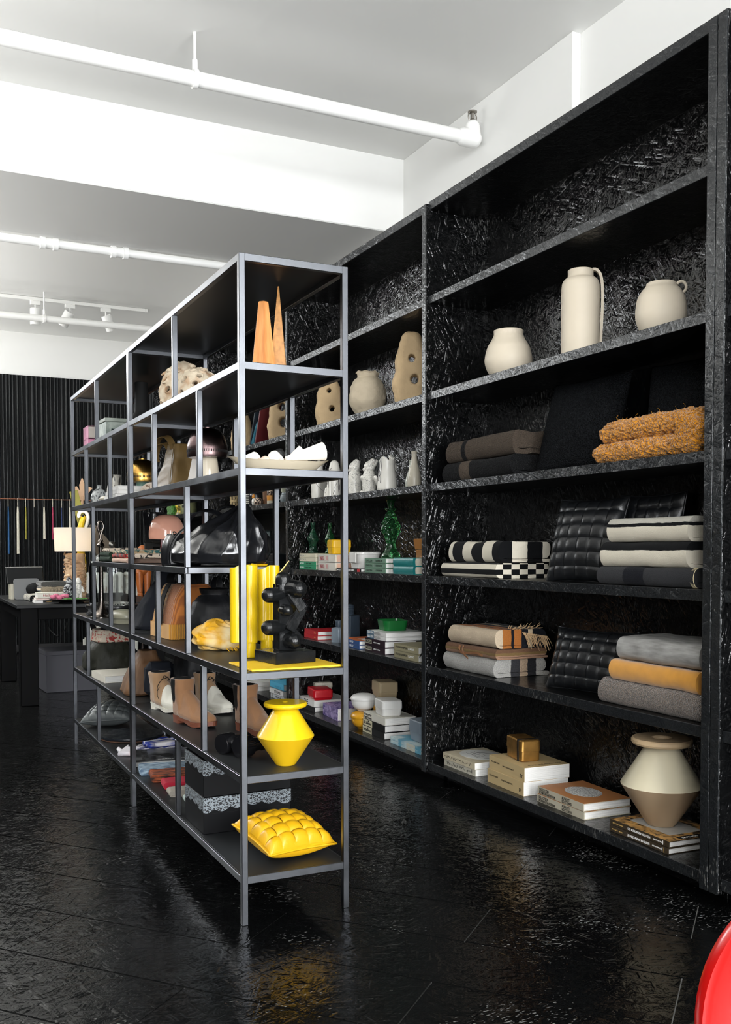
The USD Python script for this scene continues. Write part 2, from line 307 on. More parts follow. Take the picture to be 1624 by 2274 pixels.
while x < 2.9:
    w = rnd.choice((.026, .03, .034, .042)); d = rnd.choice((.014, .02, .028))
    a = np.linspace(0, np.pi, 7)
    poly = Polygon([(x+w/2-w*.46*math.cos(t), 11.722-d*math.sin(t)) for t in a])
    part(wb, 'cladding_rib', prism(poly, 3.17), SLAT, smooth=40)
    x += w+rnd.choice((.004, .01, .018))
part(wb, 'lower_rail', bx((-3.6, 11.69, .02), (2.1, 11.71, .1)), M('black_rail', (.012, .012, .013), .4))
wl = thing('wall_left', None, None, kind='structure')
part(wl, 'wall_section', trimesh.creation.box(bounds=[[-3.7, -3.7, 0], [-3.6, 11.8, H]]), WHITE)
UNSEEN_PANEL = M('unseen_black_panelling', (.008, .008, .009), .4)
for i in range(13): part(wl, 'panel', bx((-3.598, -3.58+1.18*i, .02), (-3.3, -3.59+1.18*(i+1), 2.78), .003), UNSEEN_PANEL)  # unseen dark panels, keep reflections in the bookcase dark
wf = thing('wall_front', None, None, kind='structure')
for a, b, z0, z1 in ((-3.7, -3.2, .5, 3.45), (-1.0, .25, .5, 3.45), (2.95, 3.1, .5, 3.45), (-3.7, 3.1, 0, .5), (-3.7, 3.1, 3.45, H)):
    part(wf, 'wall_section', trimesh.creation.box(bounds=[[a, -3.7, z0], [b, -3.6, z1]]), WHITE)
for xx in np.linspace(-3.3, -.9, 5): part('/World/window_3', 'mullion', bc((xx, 11.78, 3.40), (.04, .04, .36)), M('black_window_metal', (.02, .02, .022), .4, metal=.6))
DARK_FRAME = M('black_window_metal', (.02, .02, .022), .4, metal=.6)
for i, (x0, x1) in enumerate(((.25, 2.95), (-3.2, -1.0))):
    w = thing(f'window_{i+1}', None, None, kind='structure')  # out of view behind the camera, sized to light the room
    for xx in np.linspace(x0, x1, 3): part(w, 'mullion', bc((xx, -3.64, 1.975), (.05, .05, 2.95)), DARK_FRAME)
    for zz in (.5, 2.5, 3.45): part(w, 'rail', bc(((x0+x1)/2, -3.64, zz), (x1-x0, .05, .05)), DARK_FRAME)

for i, yy in enumerate((-1.6, 1.4, 4.4, 7.3, 10.2)):
    t = thing('added_uplight', 'added fill light hanging out of view to brighten the ceiling', 'lamp', (-1.5, yy, 2.2), group='added ceiling fill lights')
    part(t, 'housing', bx((-.07, -1.31, 0), (.07, 1.31, .03), .003), DARK_FRAME)  # housing made up for the added ceiling fill
    for q in (-1.1, 1.1): part(t, 'hanger_rod', tube([(.065, q, .02), (.065, q, H-2.2)], .003), DARK_FRAME)
# pipes under the ceiling
def pipe(label, y, z, x0, x1, r, hangers, couplings, elbow):
    t = thing('ceiling_pipe', label, 'pipe', (0, y, z))
    part(t, 'pipe_run', tube([(x0, 0, 0), (x1, 0, 0)], r, 24), WHITE_GLOSS)
    for hx in hangers:
        hg = part(t, 'hanger_rod', tube([(hx, 0, r*.9), (hx, 0, H-z)], .007, 10), WHITE_GLOSS)
        part(t, 'pipe_clamp', cat([tf(trimesh.creation.annulus(r, r+.009, .022), (hx, 0, 0), (0, 90, 0)), tf(trimesh.creation.cylinder(.013, .05), (hx, 0, r+.028))]), WHITE_GLOSS)
    for cx in couplings:
        part(t, 'coupling', lathe([(r, -.055), (r+.014, -.055), (r+.014, -.025), (r+.006, -.024), (r+.006, .024), (r+.014, .025), (r+.014, .055), (r, .055)], 28).apply_transform(trimesh.transformations.rotation_matrix(np.pi/2, [0, 1, 0])).apply_translation([cx, 0, 0]), WHITE_GLOSS)
    if elbow:
        part(t, 'elbow', hulls([[(x1-.03, 0, 0, r+.012), (x1+.035, 0, 0, r+.012)], [(x1+.03, 0, 0, r+.012), (x1+.03, 0, .06, r+.006)]], .012, 6), WHITE_GLOSS)
        part(t, 'sprinkler_head', cat([tf(lathe([(.02, 0), (.024, .02), (.012, .03), (.012, .06), (.026, .066), (.026, .072), (0, .074)], 16), (x1+.03, 0, .075)), tube(spline([(x1+.012, 0, .095), (x1+.004, 0, .12), (x1+.02, 0, .15)], 9), .004), tube(spline([(x1+.048, 0, .095), (x1+.056, 0, .12), (x1+.04, 0, .15)], 9), .004)]), M('tarnished_nickel', (.35, .33, .3), .3, metal=1))
    return t
pipe('thick white sprinkler pipe with an elbow and metal head at its wall end', 4.606, 3.445, -3.6, 2.86, .036, (1.33, -.9), (), True)
pipe('white pipe with a ribbed coupling fixed along the underside of the beam', 6.60, 3.172, -3.6, 2.94, .027, (), (.93, 1.38), False)
pipe('thin white pipe hanging just below the spotlight track', 9.82, 3.41, -3.6, 2.94, .032, (1.33,), (), False)
tr = thing('light_track', 'slim white lighting track running along the ceiling near the back wall', 'lighting track', (0, 10.06, 3.645))
part(tr, 'track_rail', bx((-1.2, -.018, -.016), (2.36, .018, .018), .003), WHITE_GLOSS); part(tr, 'end_cap', bx((2.36, -.02, -.018), (2.385, .02, .018), .004), WHITE_GLOSS)
sp0 = None
for lab, x0, tx, ty in (('white track spotlight hanging straight down, first from the picture edge', 1.28, 0, 4), ('white track spotlight tilted towards the street, middle of three', 1.61, 26, 25), ('white track spotlight tilted towards the bookcase, last of three', 1.96, -24, 12)):
    s = thing('track_spotlight', lab, 'spotlight', (x0, 10.06, 3.629), group='spotlights on the ceiling track')
    part(s, 'adapter', bx((-.05, -.018, -.04), (.05, .018, 0), .004), WHITE_GLOSS); part(s, 'arm', tube([(0, 0, -.03), (0, 0, -.09)], .008), WHITE_GLOSS)
    can = lathe([(.0, 0), (.046, 0), (.05, .006), (.05, .15), (.046, .158), (.042, .15), (.042, .03), (0, .025)], 28); can = tf(can, (0, 0, -.16)); can = tf(can, (0, 0, -.07), (ty, tx, 0))
    part(s, 'lamp_body', can, WHITE_GLOSS)

# ---------------------------------------------------------------- black strand-board bookcases along the wall
BZ = [2.46, 1.982, 1.523, 1.06, .602, .112]
XB, XS, XK = 2.412, 2.43, 2.775
def bookcase(label, ys, top=2.926):
    t = thing('strand_board_bookcase', label, 'bookcase', (0, 0, 0))
    for i, y in enumerate(ys):
        part(t, 'upright', bx((XB, y-.019, .06), (XK+.02, y+.019, top-.01), .002), OSB_Y)
        part(t, 'upright_edging', bx((XB-.004, y-.0185, .061), (XB+.001, y+.0185, top-.012), .001), OSB_EDGE_LIT)
    for a, b in zip(ys[:-1], ys[1:]):
        a, b = a+.019, b-.019
        part(t, 'top_board', bx((XS, a, top-.042), (XK+.02, b, top), .002), OSB_TOP); part(t, 'shelf_edging', bx((XS-.004, a, top-.042), (XS+.001, b, top), .001), OSB_EDGE_LIT)
        part(t, 'back_panel', bx((XK, a, .08), (XK+.015, b, top-.02), .0), OSB_X)
        part(t, 'toe_board', bx((2.54, a, 0), (2.56, b, .076), .001), OSB_X)
        for z in BZ:
            part(t, 'shelf_board', bx((XS, a, z-.038), (XK, b, z), .002), OSB_TOP); part(t, 'shelf_edging', bx((XS-.004, a, z-.038), (XS+.001, b, z), .001), OSB_EDGE_LIT)
    return t
bookcase('long black strand-board bookcase of four bays holding vases, books and blankets', [2.385, 4.292, 6.195, 8.09, 9.98])
bookcase('second black strand-board bookcase cut off by the picture edge', [.44, 2.343])

# ---------------------------------------------------------------- two steel shelving units standing end to end in the room
STEEL = M('blackened_steel', (.105, .11, .12), .36, metal=1, rv=.05, vscale=14)
SHEET = M('dark_steel_sheet', (.016, .0175, .019), .42, spec=.35, var=.3, vscale=5)
SZ = [2.118, 1.783, 1.453, 1.129, .806, .477, .156]
X0, X1 = .974, 1.347
def shelving(label, y0, y1, tiers, s4):
    t = thing('steel_shelving_unit', label, 'shelving unit', (0, 0, 0))
    w = .020
    for yy in (y0, y1-w):
        for xx in (X0, X1-w): part(t, 'post', bx((xx, yy, 0), (xx+w, yy+w, 2.118), .0015), STEEL)
    for k, z in enumerate(SZ):
        a, b = (y0, y1) if k != 3 else s4
        e = .001
        for xx in (X0, X1-w): part(t, 'shelf_rail', bx((xx+e, a+w*.5, z-.024), (xx+w-e, b-w*.5, z), .0015), STEEL)
        for yy in (a, b-w): part(t, 'shelf_rail', bx((X0+w*.5, yy+e, z-.024), (X1-w*.5, yy+w-e, z), .0015), STEEL)
        part(t, 'shelf_board', bx((X0+w*.4, a+w*.4, z-.006), (X1-w*.4, b-w*.4, z+.0005), .0005), SHEET)
    for zt, zb, ys in tiers:
        for yy in ys:
            for xx in (X0, X1-w): part(t, 'divider_bar', bx((xx, yy-w/2, zb), (xx+w, yy+w/2, zt-.023), .0015), STEEL)
    return t
shelving('open black steel shelving unit with the yellow vases at its end', 2.905, 4.512, [(2.118, 1.783, (3.715,)), (1.783, 1.453, (4.05, 3.385)), (1.453, 1.129, (3.555,)), (1.129, .806, (4.012, 3.555)), (.806, .477, (3.352,)), (.477, .156, (3.71,))], (3.545, 4.512))
shelving('open black steel shelving unit beside the black table, holding the glass cloche', 4.514, 6.121, [(2.118, 1.783, (5.32,)), (1.783, 1.453, (5.655, 4.985)), (1.453, 1.129, (5.46,)), (1.129, .806, (5.46, 4.995)), (.806, .477, (5.655,)), (.477, .156, (5.35,))], (4.514, 5.47))
# ---------------------------------------------------------------- books
PAGES = M('book_pages', (.80, .77, .68), .8, bump=.5, bscale=1, bdist=.001)
def page_mat(name, c):
    n = {'t': ('texture_coordinate', {}), 'm': ('mapping', dict(scale=(3, 3, 900))), 'v': ('noise_texture', dict(scale=1, detail=2)), 'r': ('rgb_ramp', {'ramp': [(.3, tuple(x*.72 for x in c)), (.6, c)]}), 'p': ('principled_bsdf', dict(roughness=.85, specular_ior_level=.2))}
    return reg(name, n, [('t.object', 'm.vector'), ('m.vector', 'v.vector'), ('v.fac', 'r.fac'), ('r.color', 'p.base_color')])
PG_W, PG_C, PG_G = page_mat('pages_white', (.86, .85, .82)), page_mat('pages_cream', (.78, .73, .60)), page_mat('pages_grey', (.66, .66, .64))
INK = M('ink_black', (.01, .01, .01), .6); INK_W = M('ink_white', (.85, .85, .83), .6); INK_R = M('ink_red', (.30, .012, .02), .6); INK_G = M('ink_grey', (.25, .25, .24), .6); INK_GOLD = M('ink_gold', (.65, .42, .14), .4)
def cov(name, c, rough=.45, **k): return M('cover_'+name, c, rough, **k)
def book(label, loc, L, W, H_, cover, pages=PG_W, rz=0, spine=(), hard=True, group=None, band=(), top=None, name='book'):
    """A book lying flat, spine along +y at x = 0, its near end at y = 0. spine: (text, height, y start, z, ink, width)."""
    t = thing(name, label, 'book', loc, rz, group)
    c = .0028 if hard else .0008; o = .003 if hard else 0
    shell = cat([bx((0, 0, 0), (W, L, c), .0006), bx((0, 0, H_-c), (W, L, H_), .0006), bx((0, 0, 0), (c*1.4, L, H_), .0012)])
    part(t, 'cover', shell, cover); part(t, 'page_block', bx((c, o, c*.9), (W-o*1.3, L-o, H_-c*.9), .0005), pages)
    if hard: part(t, 'cover_hinge', cat([bx((.009, .001, H_-.0002), (.0105, L-.001, H_+.0003), 0)]), cover)
    for tx in spine:
        words(t, tx[0], tx[1], tx[4], (-.0003, L-tx[2], tx[3]), '-x', bold=len(tx) > 6, width=tx[5] if len(tx) > 5 else None)
    for y0, y1, z0, z1, mt in band: part(t, 'spine_band', bx((-.0005, L-y1, z0), (.001, L-y0, z1), 0), mt)
    if top: top(t, L, W, H_)
    return t
b = BZ[5]
# bottom shelf of the near bay
scr1, scr2 = 'Ray Collins   Drawing', 'Notes Sculpture'
CREAMC = cov('cream', (.55, .48, .34)); LINEN = cov('linen', (.50, .47, .38), .7, bump=.3, bscale=700, bdist=.0005)
def scribble_cover(t, L, W, Hh):
    part(t, 'cover_print', prism(affinity.scale(Point(W*.55, L*.52).buffer(1, 32), W*.40, L*.42), .0004, off=Hh), M('print_mist', (.72, .72, .68), .6, var=.2, vscale=12))
    a = np.linspace(0, 5.6, 60)
    part(t, 'drawn_line', tube(np.stack([W*.56+W*.22*np.cos(a), L*.42+L*.24*np.sin(a), np.full(60, Hh+.0006)], 1), .0006, 4), INK)
    for q in range(3): part(t, 'drawn_line', tube(spline([(W*(.38+.1*q), L*.78-.02*k, Hh+.0006+.0*k+(.0)) if k % 2 else (W*(.41+.1*q), L*.78-.02*k, Hh+.0006) for k in range(7)], 40), .0005, 4), INK)
def handwrite(t, L, W, Hh, seeds=3):
    r = random.Random(seeds); y = L-.015
    for w_ in (.05, .06, .055, .05):
        pts = [(-.0006, y-w_*k/14, Hh*.5+r.uniform(-.008, .008)) for k in range(15)]; part(t, 'title', tube(spline(pts, 60), .0006, 4), INK); y -= w_+.012
bk = book('thin beige book with a misty drawn cover, on top of its pair', (2.466, 3.893, b+.0325), .297, .24, .032, CREAMC, PG_W, spine=(), hard=False, top=lambda t, L, W, Hh: (scribble_cover(t, L, W, Hh), handwrite(t, L, W, Hh, 3)), group=None)
bk = book('thin beige book with a handwritten spine, underneath the one with the misty cover', (2.470, 3.893, b), .297, .24, .032, LINEN, PG_W, hard=False, top=lambda t, L, W, Hh: handwrite(t, L, W, Hh, 5))
TAN = cov('tan', (.52, .39, .20), .5); 
for k, lab in enumerate(('thick tan paperback lying on the shelf under an identical one', 'thick tan paperback with the gold box standing on it')):
    book(lab, (2.462+.004*k, 3.489, b+.0625*k), .305, .235, .062, TAN, PG_W, rz=-2-1*k, hard=False, spine=(('DEAR JEAN PIERRE', .0065, .018, .034, INK, .075), ('DAVID WOJNAROWICZ', .0065, .120, .030, INK, .095), ('Pr', .016, .268, .014, INK, .02, 1)),
         top=(lambda t, L, W, Hh: words(t, 'DAVID WOJNAROWICZ', .010, INK, (.02+.02, .03, Hh), 'z', name='cover_title', width=.17)) if k else None)
RUST = cov('rust', (.42, .17, .055), .5); SAND = cov('sand', (.47, .43, .33), .6)
def oval(t, L, W, Hh): part(t, 'cover_oval', prism(affinity.scale(Point(W*.5, L*.50).buffer(1, 40), W*.30, L*.27), .0006, off=Hh), threshold('print_scribble', (.02, .02, .02), (.75, .75, .73), 260, .47, .03, .6, stretch=(1, 2.4, 1)))
for k, lab in enumerate(('sand-spined book with an orange cover, lower of the two beside the vase', 'orange book with a scribbled oval on its cover, beside the cone vase')):
    t = book(lab, (2.462, 3.074+.004*k, b+.033*k), .328, .235, .0315, SAND, PG_W, rz=-1.5-k, spine=(('SELECTION', .0105, .012, .0165, INK, .07, 1), ('RONNIE SASSOON', .0105, .012, .0035, INK, .118, 1), ('AUGUST', .0105, .178, .0165, INK, .055, 1), ('EDITIONS', .0105, .178, .0035, INK, .068, 1)), top=oval if k else None)
    part(t, 'cover_cloth', bx((.002, .0005, .0302), (.2348, .3275, .0319), .0004), RUST)
UMB = cov('umber', (.045, .032, .018), .4)
def mcq(t, L, W, Hh):
    part(t, 'cover_print', bx((.002, .002, Hh-.0002), (W-.001, L-.002, Hh+.0004), 0), threshold('print_gilded', (.03, .018, .008), (.55, .30, .09), 26, .47, .10, .4, distort=1.6))
    part(t, 'cover_plate', bx((.055, .06, Hh+.0002), (W-.05, L-.045, Hh+.0008), 0), M('print_pearl', (.48, .47, .44), .4, var=.3, vscale=14))
    part(t, 'cover_band', bx((.06, .004, Hh+.0002), (.17, .035, Hh+.0007), 0), INK); words(t, 'MYTHOS', .012, INK_W, (.075, .012, Hh+.0008), 'z', name='cover_title')
for k, lab in enumerate(('dark brown art book lying on the shelf beneath its gilded pair', 'art book with a gilded cover carrying the cream cone vase')):
    book(lab, (2.450+.003*k, 2.592, b+.0235*k), .33, .26, .0225, UMB, PG_W, rz=-2, spine=(('MYTHOS   MUSE', .0045, .018, .009, INK_GOLD, .06), ('LEE ALEXANDER McQUEEN', .0078, .105, .0075, INK_W, .125, 1), ('MIND MYTHOS MUSE', .005, .245, .009, INK_W, .05)), band=((.296, .299, .004, .019, INK_W), (.305, .3055, .002, .0205, INK_GOLD)), top=mcq if k else None)
# bottom shelf, second bay
STONE_W = cov('stone_white', (.62, .63, .63), .5); SKY = cov('sky_blue', (.08, .36, .55), .45)
for k, (lab, cm, tx) in enumerate((('white cookbook with large black lettering under the sky blue book', STONE_W, 'STONE'), ('sky blue book on top of the small stack seen past the steel shelf', SKY, 'DESERTS'), ('pale grey book at the foot of the small blue-topped stack', cov('pale_grey', (.5, .53, .56), .5), 'JOURNAL'))):
    z = b+(.036, .077, 0)[k]
    book(lab, (2.455+.004*k, 6.395, z), .28, .22, .0355 if k != 1 else .045, cm, PG_W, spine=((tx, .018 if k == 0 else .012, .10, .009, INK if k != 1 else cov('deep_blue', (.03, .2, .35)), .12, 1),), band=((.02, .05, .006, .03, INK_G),) if k == 2 else ())
WB = cov('box_white', (.74, .73, .71), .45)
book('thick white book with bold black lettering beneath the red lidded box', (2.485, 5.905, b+.034), .40, .26, .042, WB, PG_W, rz=-1, spine=(('THE', .030, .22, .006, INK, .07, 1), ('FOOD', .02, .02, .01, INK_R, .05, 1)))
book('flat white book under the thick one with bold black lettering', (2.487, 5.905, b), .40, .26, .033, cov('charcoal', (.02, .02, .022), .4), PG_W, rz=-1)
PUR = threshold('cover_purple_blots', (.03, .012, .16), (.45, .36, .60), 22, .5, .12, .4, distort=2)
book('thick book with a purple and violet blotted cover', (2.488, 5.535, b), .275, .235, .078, PUR, PG_W, rz=-4)
for k, (lab, cm, lt, tx, hh) in enumerate((('thick cookbook with a cream label at the bottom of the three under the white box', cov('night', (.012, .013, .014), .4), cov('label_cream', (.62, .58, .40), .6), 'Six Seasons', .04), ('thick cookbook with a cream label in the middle of the three under the white box', cov('night', (.012,)*3), cov('label_cream', (.6,)*3), 'Six Seasons', .04), ('cream cookbook directly under the white lidded box', cov('bone', (.70, .68, .60), .5), cov('label_bone', (.72, .70, .60), .6), 'Grains for', .042))):
    t = book(lab, (2.480+.003*k, 4.872, b+.04*k), .30, .20, hh-.001, cm, PG_W, rz=-2, band=((.0, .13, .001, hh-.002, lt),)); words(t, tx, .014, INK, (-.001, .29, .012 if k < 2 else .022), '-x', width=.105, bold=True)
    if k == 2: words(t, 'Every Season', .012, INK, (-.001, .29, .005), '-x', width=.105, bold=True)
    else: part(t, 'label_emblem', tf(lathe([(.0, 0), (.006, .0), (.006, .0006), (0, .0006)], 14), (-.0008, .225, .030), (0, 90, 0)), INK)
AQ = threshold('cover_aqua_print', (.12, .38, .52), (.62, .74, .74), 9, .5, .06, .45)
for k, lab in enumerate(('pale blue printed book lying at the bottom by the upright', 'pale blue printed book with the grey lidded box on it')):
    t = book(lab, (2.472, 4.435, b+.019*k), .355, .24, .0185, AQ, PG_W, rz=-1); part(t, 'spine_label', bx((-.0006, .06, .001), (.001, .16, .0175), 0), cov('linen_label', (.62, .62, .52), .6))
# fifth shelf, second bay
b = BZ[4]
RED = cov('red', (.46, .012, .02), .4)
for k, lab in enumerate(('red cookbook lying under another red one', 'red cookbook on top, in front of the small blue bottle')):
    book(lab, (2.460+.002*k, 5.79, b+.028*k), .285, .20, .028, RED, PG_W, rz=-5, spine=(('PASTA', .007,   .215, .011, INK_GOLD, .034, 1),))
NAVY = cov('royal_blue', (.018, .07, .22), .45); ORG = cov('orange_top', (.55, .14, .04), .5)
for k, lab in enumerate(('blue-spined cookbook lying under its orange-topped pair', 'blue-spined cookbook with an orange and white cover')):
    t = book(lab, (2.460, 5.158, b+.0245*k), .275, .19, .024, NAVY, PG_W, rz=-3, spine=(('CHINESE WOK', .007, .02, .011, INK_W, .075), ('everyday cooking', .005, .125, .015, INK_W, .06), ('and street food', .005, .125, .008, INK_W, .055)))
    part(t, 'cover_print', bx((.001, .001, .0232), (.19, .274, .0245), 0), ORG); part(t, 'cover_panel', bx((.05, .03, .0242), (.17, .15, .0249), 0), WB) if k else None
PLUM = cov('plum', (.022, .009, .016), .4); CLAB = cov('label_putty', (.42, .40, .30), .6)
for k in range(2):
    t = book(('plum-spined book at the bottom of the stack under the green tray', 'plum-spined book second from the bottom of the stack under the green tray')[k], (2.457, 4.82, b+.038*k), .28, .20, .037, PLUM, PG_W, rz=-3, band=((.008, .095, .008, .030, CLAB),)); words(t, 'MEZCLA', .014, INK, (-.001, .266, .014), '-x', width=.075, bold=True); words(t, 'RECIPES  TO EXCITE', .007, INK_W, (-.0003, .155, .016), '-x', width=.09)
for k in range(2):
    t = book(('blue and white cookbook in the middle of the stack under the green tray', 'blue and white cookbook with the green tray standing on it')[k], (2.460, 4.808, b+.0765+.0235*k), .275, .25, .0228, WB, PG_W, rz=-3, band=((0, .105, .0005, .0223, cov('petrol', (.03, .11, .19), .45)),)); words(t, 'BIG LOVE', .013, INK_W, (-.001, .262, .006), '-x', width=.085, bold=True); words(t, 'COOKING', .013, INK_G, (-.001, .166, .006), '-x', width=.085, bold=True)
KHK = cov('khaki', (.30, .27, .16), .5)
for k in range(2):
    t = book(('khaki book at the foot of the pair next to the upright', 'khaki book lying on its pair next to the upright')[k], (2.455, 4.43, b+.039*k), .29, .22, .038, KHK, PG_G, rz=-2, spine=(('THE SILVER SPOON', .010, .018, .016, INK, .145, 1), ('CLASSIC', .010, .172, .016, INK_W, .07, 1)))
    if k: part(t, 'page_ribbon', strap(spline([(.03, -.001, .03), (.02, -.006, .012), (.004, -.008, -.012)], 12), .006, .0008, (1, 0, 0)), INK)
# fourth shelf, second bay
b = BZ[3]
BUTTER = cov('butter', (.66, .62, .47), .5); EMER = cov('emerald', (.01, .25, .115), .45)
for k in range(4):
    cm = EMER if k < 2 else BUTTER
    t = book(('green-spined book at the very bottom of the cream and green stack', 'green-spined book second from the bottom of the cream and green stack', 'cream-spined book third up in the cream and green stack', 'cream-spined book under the pair of green bottles')[k], (2.458, 5.81, b+.0265*k), .305, .33 if k == 3 else .22, .026, cm, PG_C, rz=-2)
    if k >= 2: words(t, 'BEKY', .009, INK_G, (-.0003, .29, .008), '-x', width=.11)
    else: words(t, 'GO GO', .009, INK_W, (-.0003, .29, .008), '-x', width=.07, bold=True); words(t, 'THE KIT BOOK', .009, INK, (-.0003, .19, .008), '-x', width=.11)
IND = cov('ivory', (.70, .67, .60), .5); PEACH = cov('peach', (.68, .42, .30), .6)
for k in range(2):
    t = book(('white-spined cookbook lettered INDIA lying at shelf level', 'white-spined cookbook lettered INDIA under the yellow lunchbox')[k], (2.452, 5.487, b+.051*k), .29, .24, .049, IND, PG_C, rz=-2)
    part(t, 'spine_frame', cat([bx((-.0006, .11, .007), (.001, .282, .009), 0), bx((-.0006, .11, .040), (.001, .282, .042), 0), bx((-.0006, .28, .007), (.001, .282, .042), 0), bx((-.0006, .11, .007), (.001, .112, .042), 0)]), INK_G)
    words(t, 'INDIA', .022, INK_R, (-.0004, .262, .014), '-x', width=.085, bold=True); part(t, 'spine_band', bx((-.0006, .122, .012), (.001, .155, .038), 0), M('ink_pink', (.62, .35, .33), .6))
    part(t, 'fore_edge_wrap', bx((.012, -.0008, .004), (.16, .002, .046), 0), PEACH)
t = book('flat black cookbook with white spine lettering under the white pot', (2.447, 5.107, b), .345, .22, .020, cov('night', (.01,)*3), PG_W, spine=(('NOTES', .009, .012, .005, INK_W, .045, 1), ('BLACK POWDER KITCHEN', .012, .062, .004, INK_W, .19, 1)), band=((.295, .335, .001, .019, RED),))
SAGE = cov('sage', (.13, .25, .17), .5)
for k in range(3):
    t = book(('sage green cookbook at the bottom of three beside the teal books', 'sage green cookbook in the middle of three beside the teal books', 'sage green cookbook on top of three, below the tall glass candleholder')[k], (2.452, 4.80, b+.028*k), .285, .26, .027, SAGE, PG_W, rz=-2, spine=(('CAFE COLA', .010, .02, .008, INK, .085, 1), ('III', .012, .122, .007, INK_G, .022), ('COOKBOOK', .010, .155, .008, INK, .085, 1)))
TEAL = cov('teal', (.012, .20, .20), .4)
for k in range(2):
    y0 = 4.478
    t = thing('book', ('teal clothbound book lying at shelf level against the upright', 'teal clothbound book on top, against the upright')[k], 'book', (2.454, y0, b+.0445*k))
    part(t, 'cover', extrude_fold(Polygon([(0, .0)]+[(.006-.006*math.sin(a)-.004, .022-.022*math.cos(a)) for a in np.linspace(0, np.pi, 9)]+[(.25, .044), (.25, .041), (.012, .041), (.009, .022), (.012, .003), (.25, .003), (.25, 0)]).buffer(.0003), 0, .226, 2)[0], TEAL); part(t, 'page_block', bx((.012, .001, .0032), (.246, .223, .0408), .0006), PG_C)
    part(t, 'gilt_line', bx((.0, .04, .0438), (.1, .042, .0445), 0), INK_GOLD)
# books further along the bookcase, seen between the shelves
t = book('red and yellow book lying on the bottom shelf of the fourth bay', (2.46, 8.50, BZ[5]), .38, .22, .05, cov('scarlet', (.55, .05, .02), .4), PG_W); part(t, 'cover_print', bx((.002, .01, .0495), (.21, .37, .0506), 0), cov('yellow', (.75, .50, .02)))
for k in range(2): book(('white box-like book lying lower, seen under the scarf shelf', 'white box-like book lying on another, seen under the scarf shelf')[k], (2.46, 6.98+.02*k, BZ[5]+.032*k), .36, .24, .03, WB, PG_W)
# ---------------------------------------------------------------- pottery and glass in the bookcase
CREAM = M('cream_clay', (.62, .545, .43), .6, var=.06, vscale=7, bump=.12, bscale=90)
BISQUE = M('bisque_tan', (.50, .36, .20), .8, var=.15, vscale=9, bump=.5, bscale=70, bdist=.004)
PAPIER = M('papier_mache', (.52, .44, .32), .85, var=.14, vscale=10, bump=.6, bscale=38, bdist=.006)
z2, z3, z4, z5, z6 = BZ[1:]
def hollow(prof, t=.006, n=56, rx=1, ry=1):
    """An open vessel: outer profile up, rim, inner wall down."""
    p = np.asarray(prof); inner = [(max(r-t, .001), z+ (t if i == 0 else 0)) for i, (r, z) in enumerate(p)]
    return lathe([(0, p[0][1])]+[tuple(q) for q in p]+[((p[-1][0]-t/2), p[-1][1]+t*.4)]+inner[::-1]+[(0, p[0][1]+t)], n, rx, ry)
solo('round_vase', 'squat cream vase with a wide mouth, first of three on the high shelf', 'vase', hollow(smoothprof([(.055, 0), (.085, .02), (.110, .085), (.100, .14), (.076, .185), (.068, .205), (.069, .222)], 44)), CREAM, (2.575, 3.786, z2))
v = thing('tall_vase', 'tall cylindrical cream vase with a strap handle running down its side', 'vase', (2.575, 3.262, z2))
part(v, 'body', hollow(smoothprof([(.072, 0), (.078, .01), (.078, .28), (.076, .31), (.064, .33), (.055, .335), (.052, .35), (.053, .365)], 60)), CREAM)
part(v, 'strap_handle', tf(strap(spline([(.048, 0, .366), (.066, 0, .362), (.082, 0, .335), (.087, 0, .30), (.086, 0, .15), (.083, 0, .003)], 40), .026, .011, (0, 1, 0)), r=(0, 0, -38)), CREAM)
v = thing('jug_vase', 'round cream jug with one small ring handle at its rim', 'vase', (2.575, 2.79, z2))
part(v, 'body', hollow(smoothprof([(.05, 0), (.074, .022), (.093, .085), (.088, .135), (.070, .172), (.055, .190), (.054, .197)], 44)), CREAM)
part(v, 'ring_handle', tf(tube(np.stack([.018*np.cos(np.linspace(-2.5, 2.6, 24)), np.zeros(24), .021*np.sin(np.linspace(-2.5, 2.6, 24))], 1), .0055, 12), (.061, -.038, .183), (0, 0, -32)), CREAM)
pv = hollow(smoothprof([(.050, 0), (.078, .03), (.110, .105), (.107, .165), (.080, .222), (.062, .240), (.072, .266)], 54), .008, 72)
pm = rough(pv, .006, 26, 3); mz = pm.vertices[:, 2] > .24
pm.vertices[mz, 2] += (noise(pm.vertices[mz]*55, 9)-.5)*.016
solo('rough_pot', 'rough pale round pot with a torn-looking rim on the second shelf', 'pot', pm, PAPIER, (2.565, 5.255, z2))
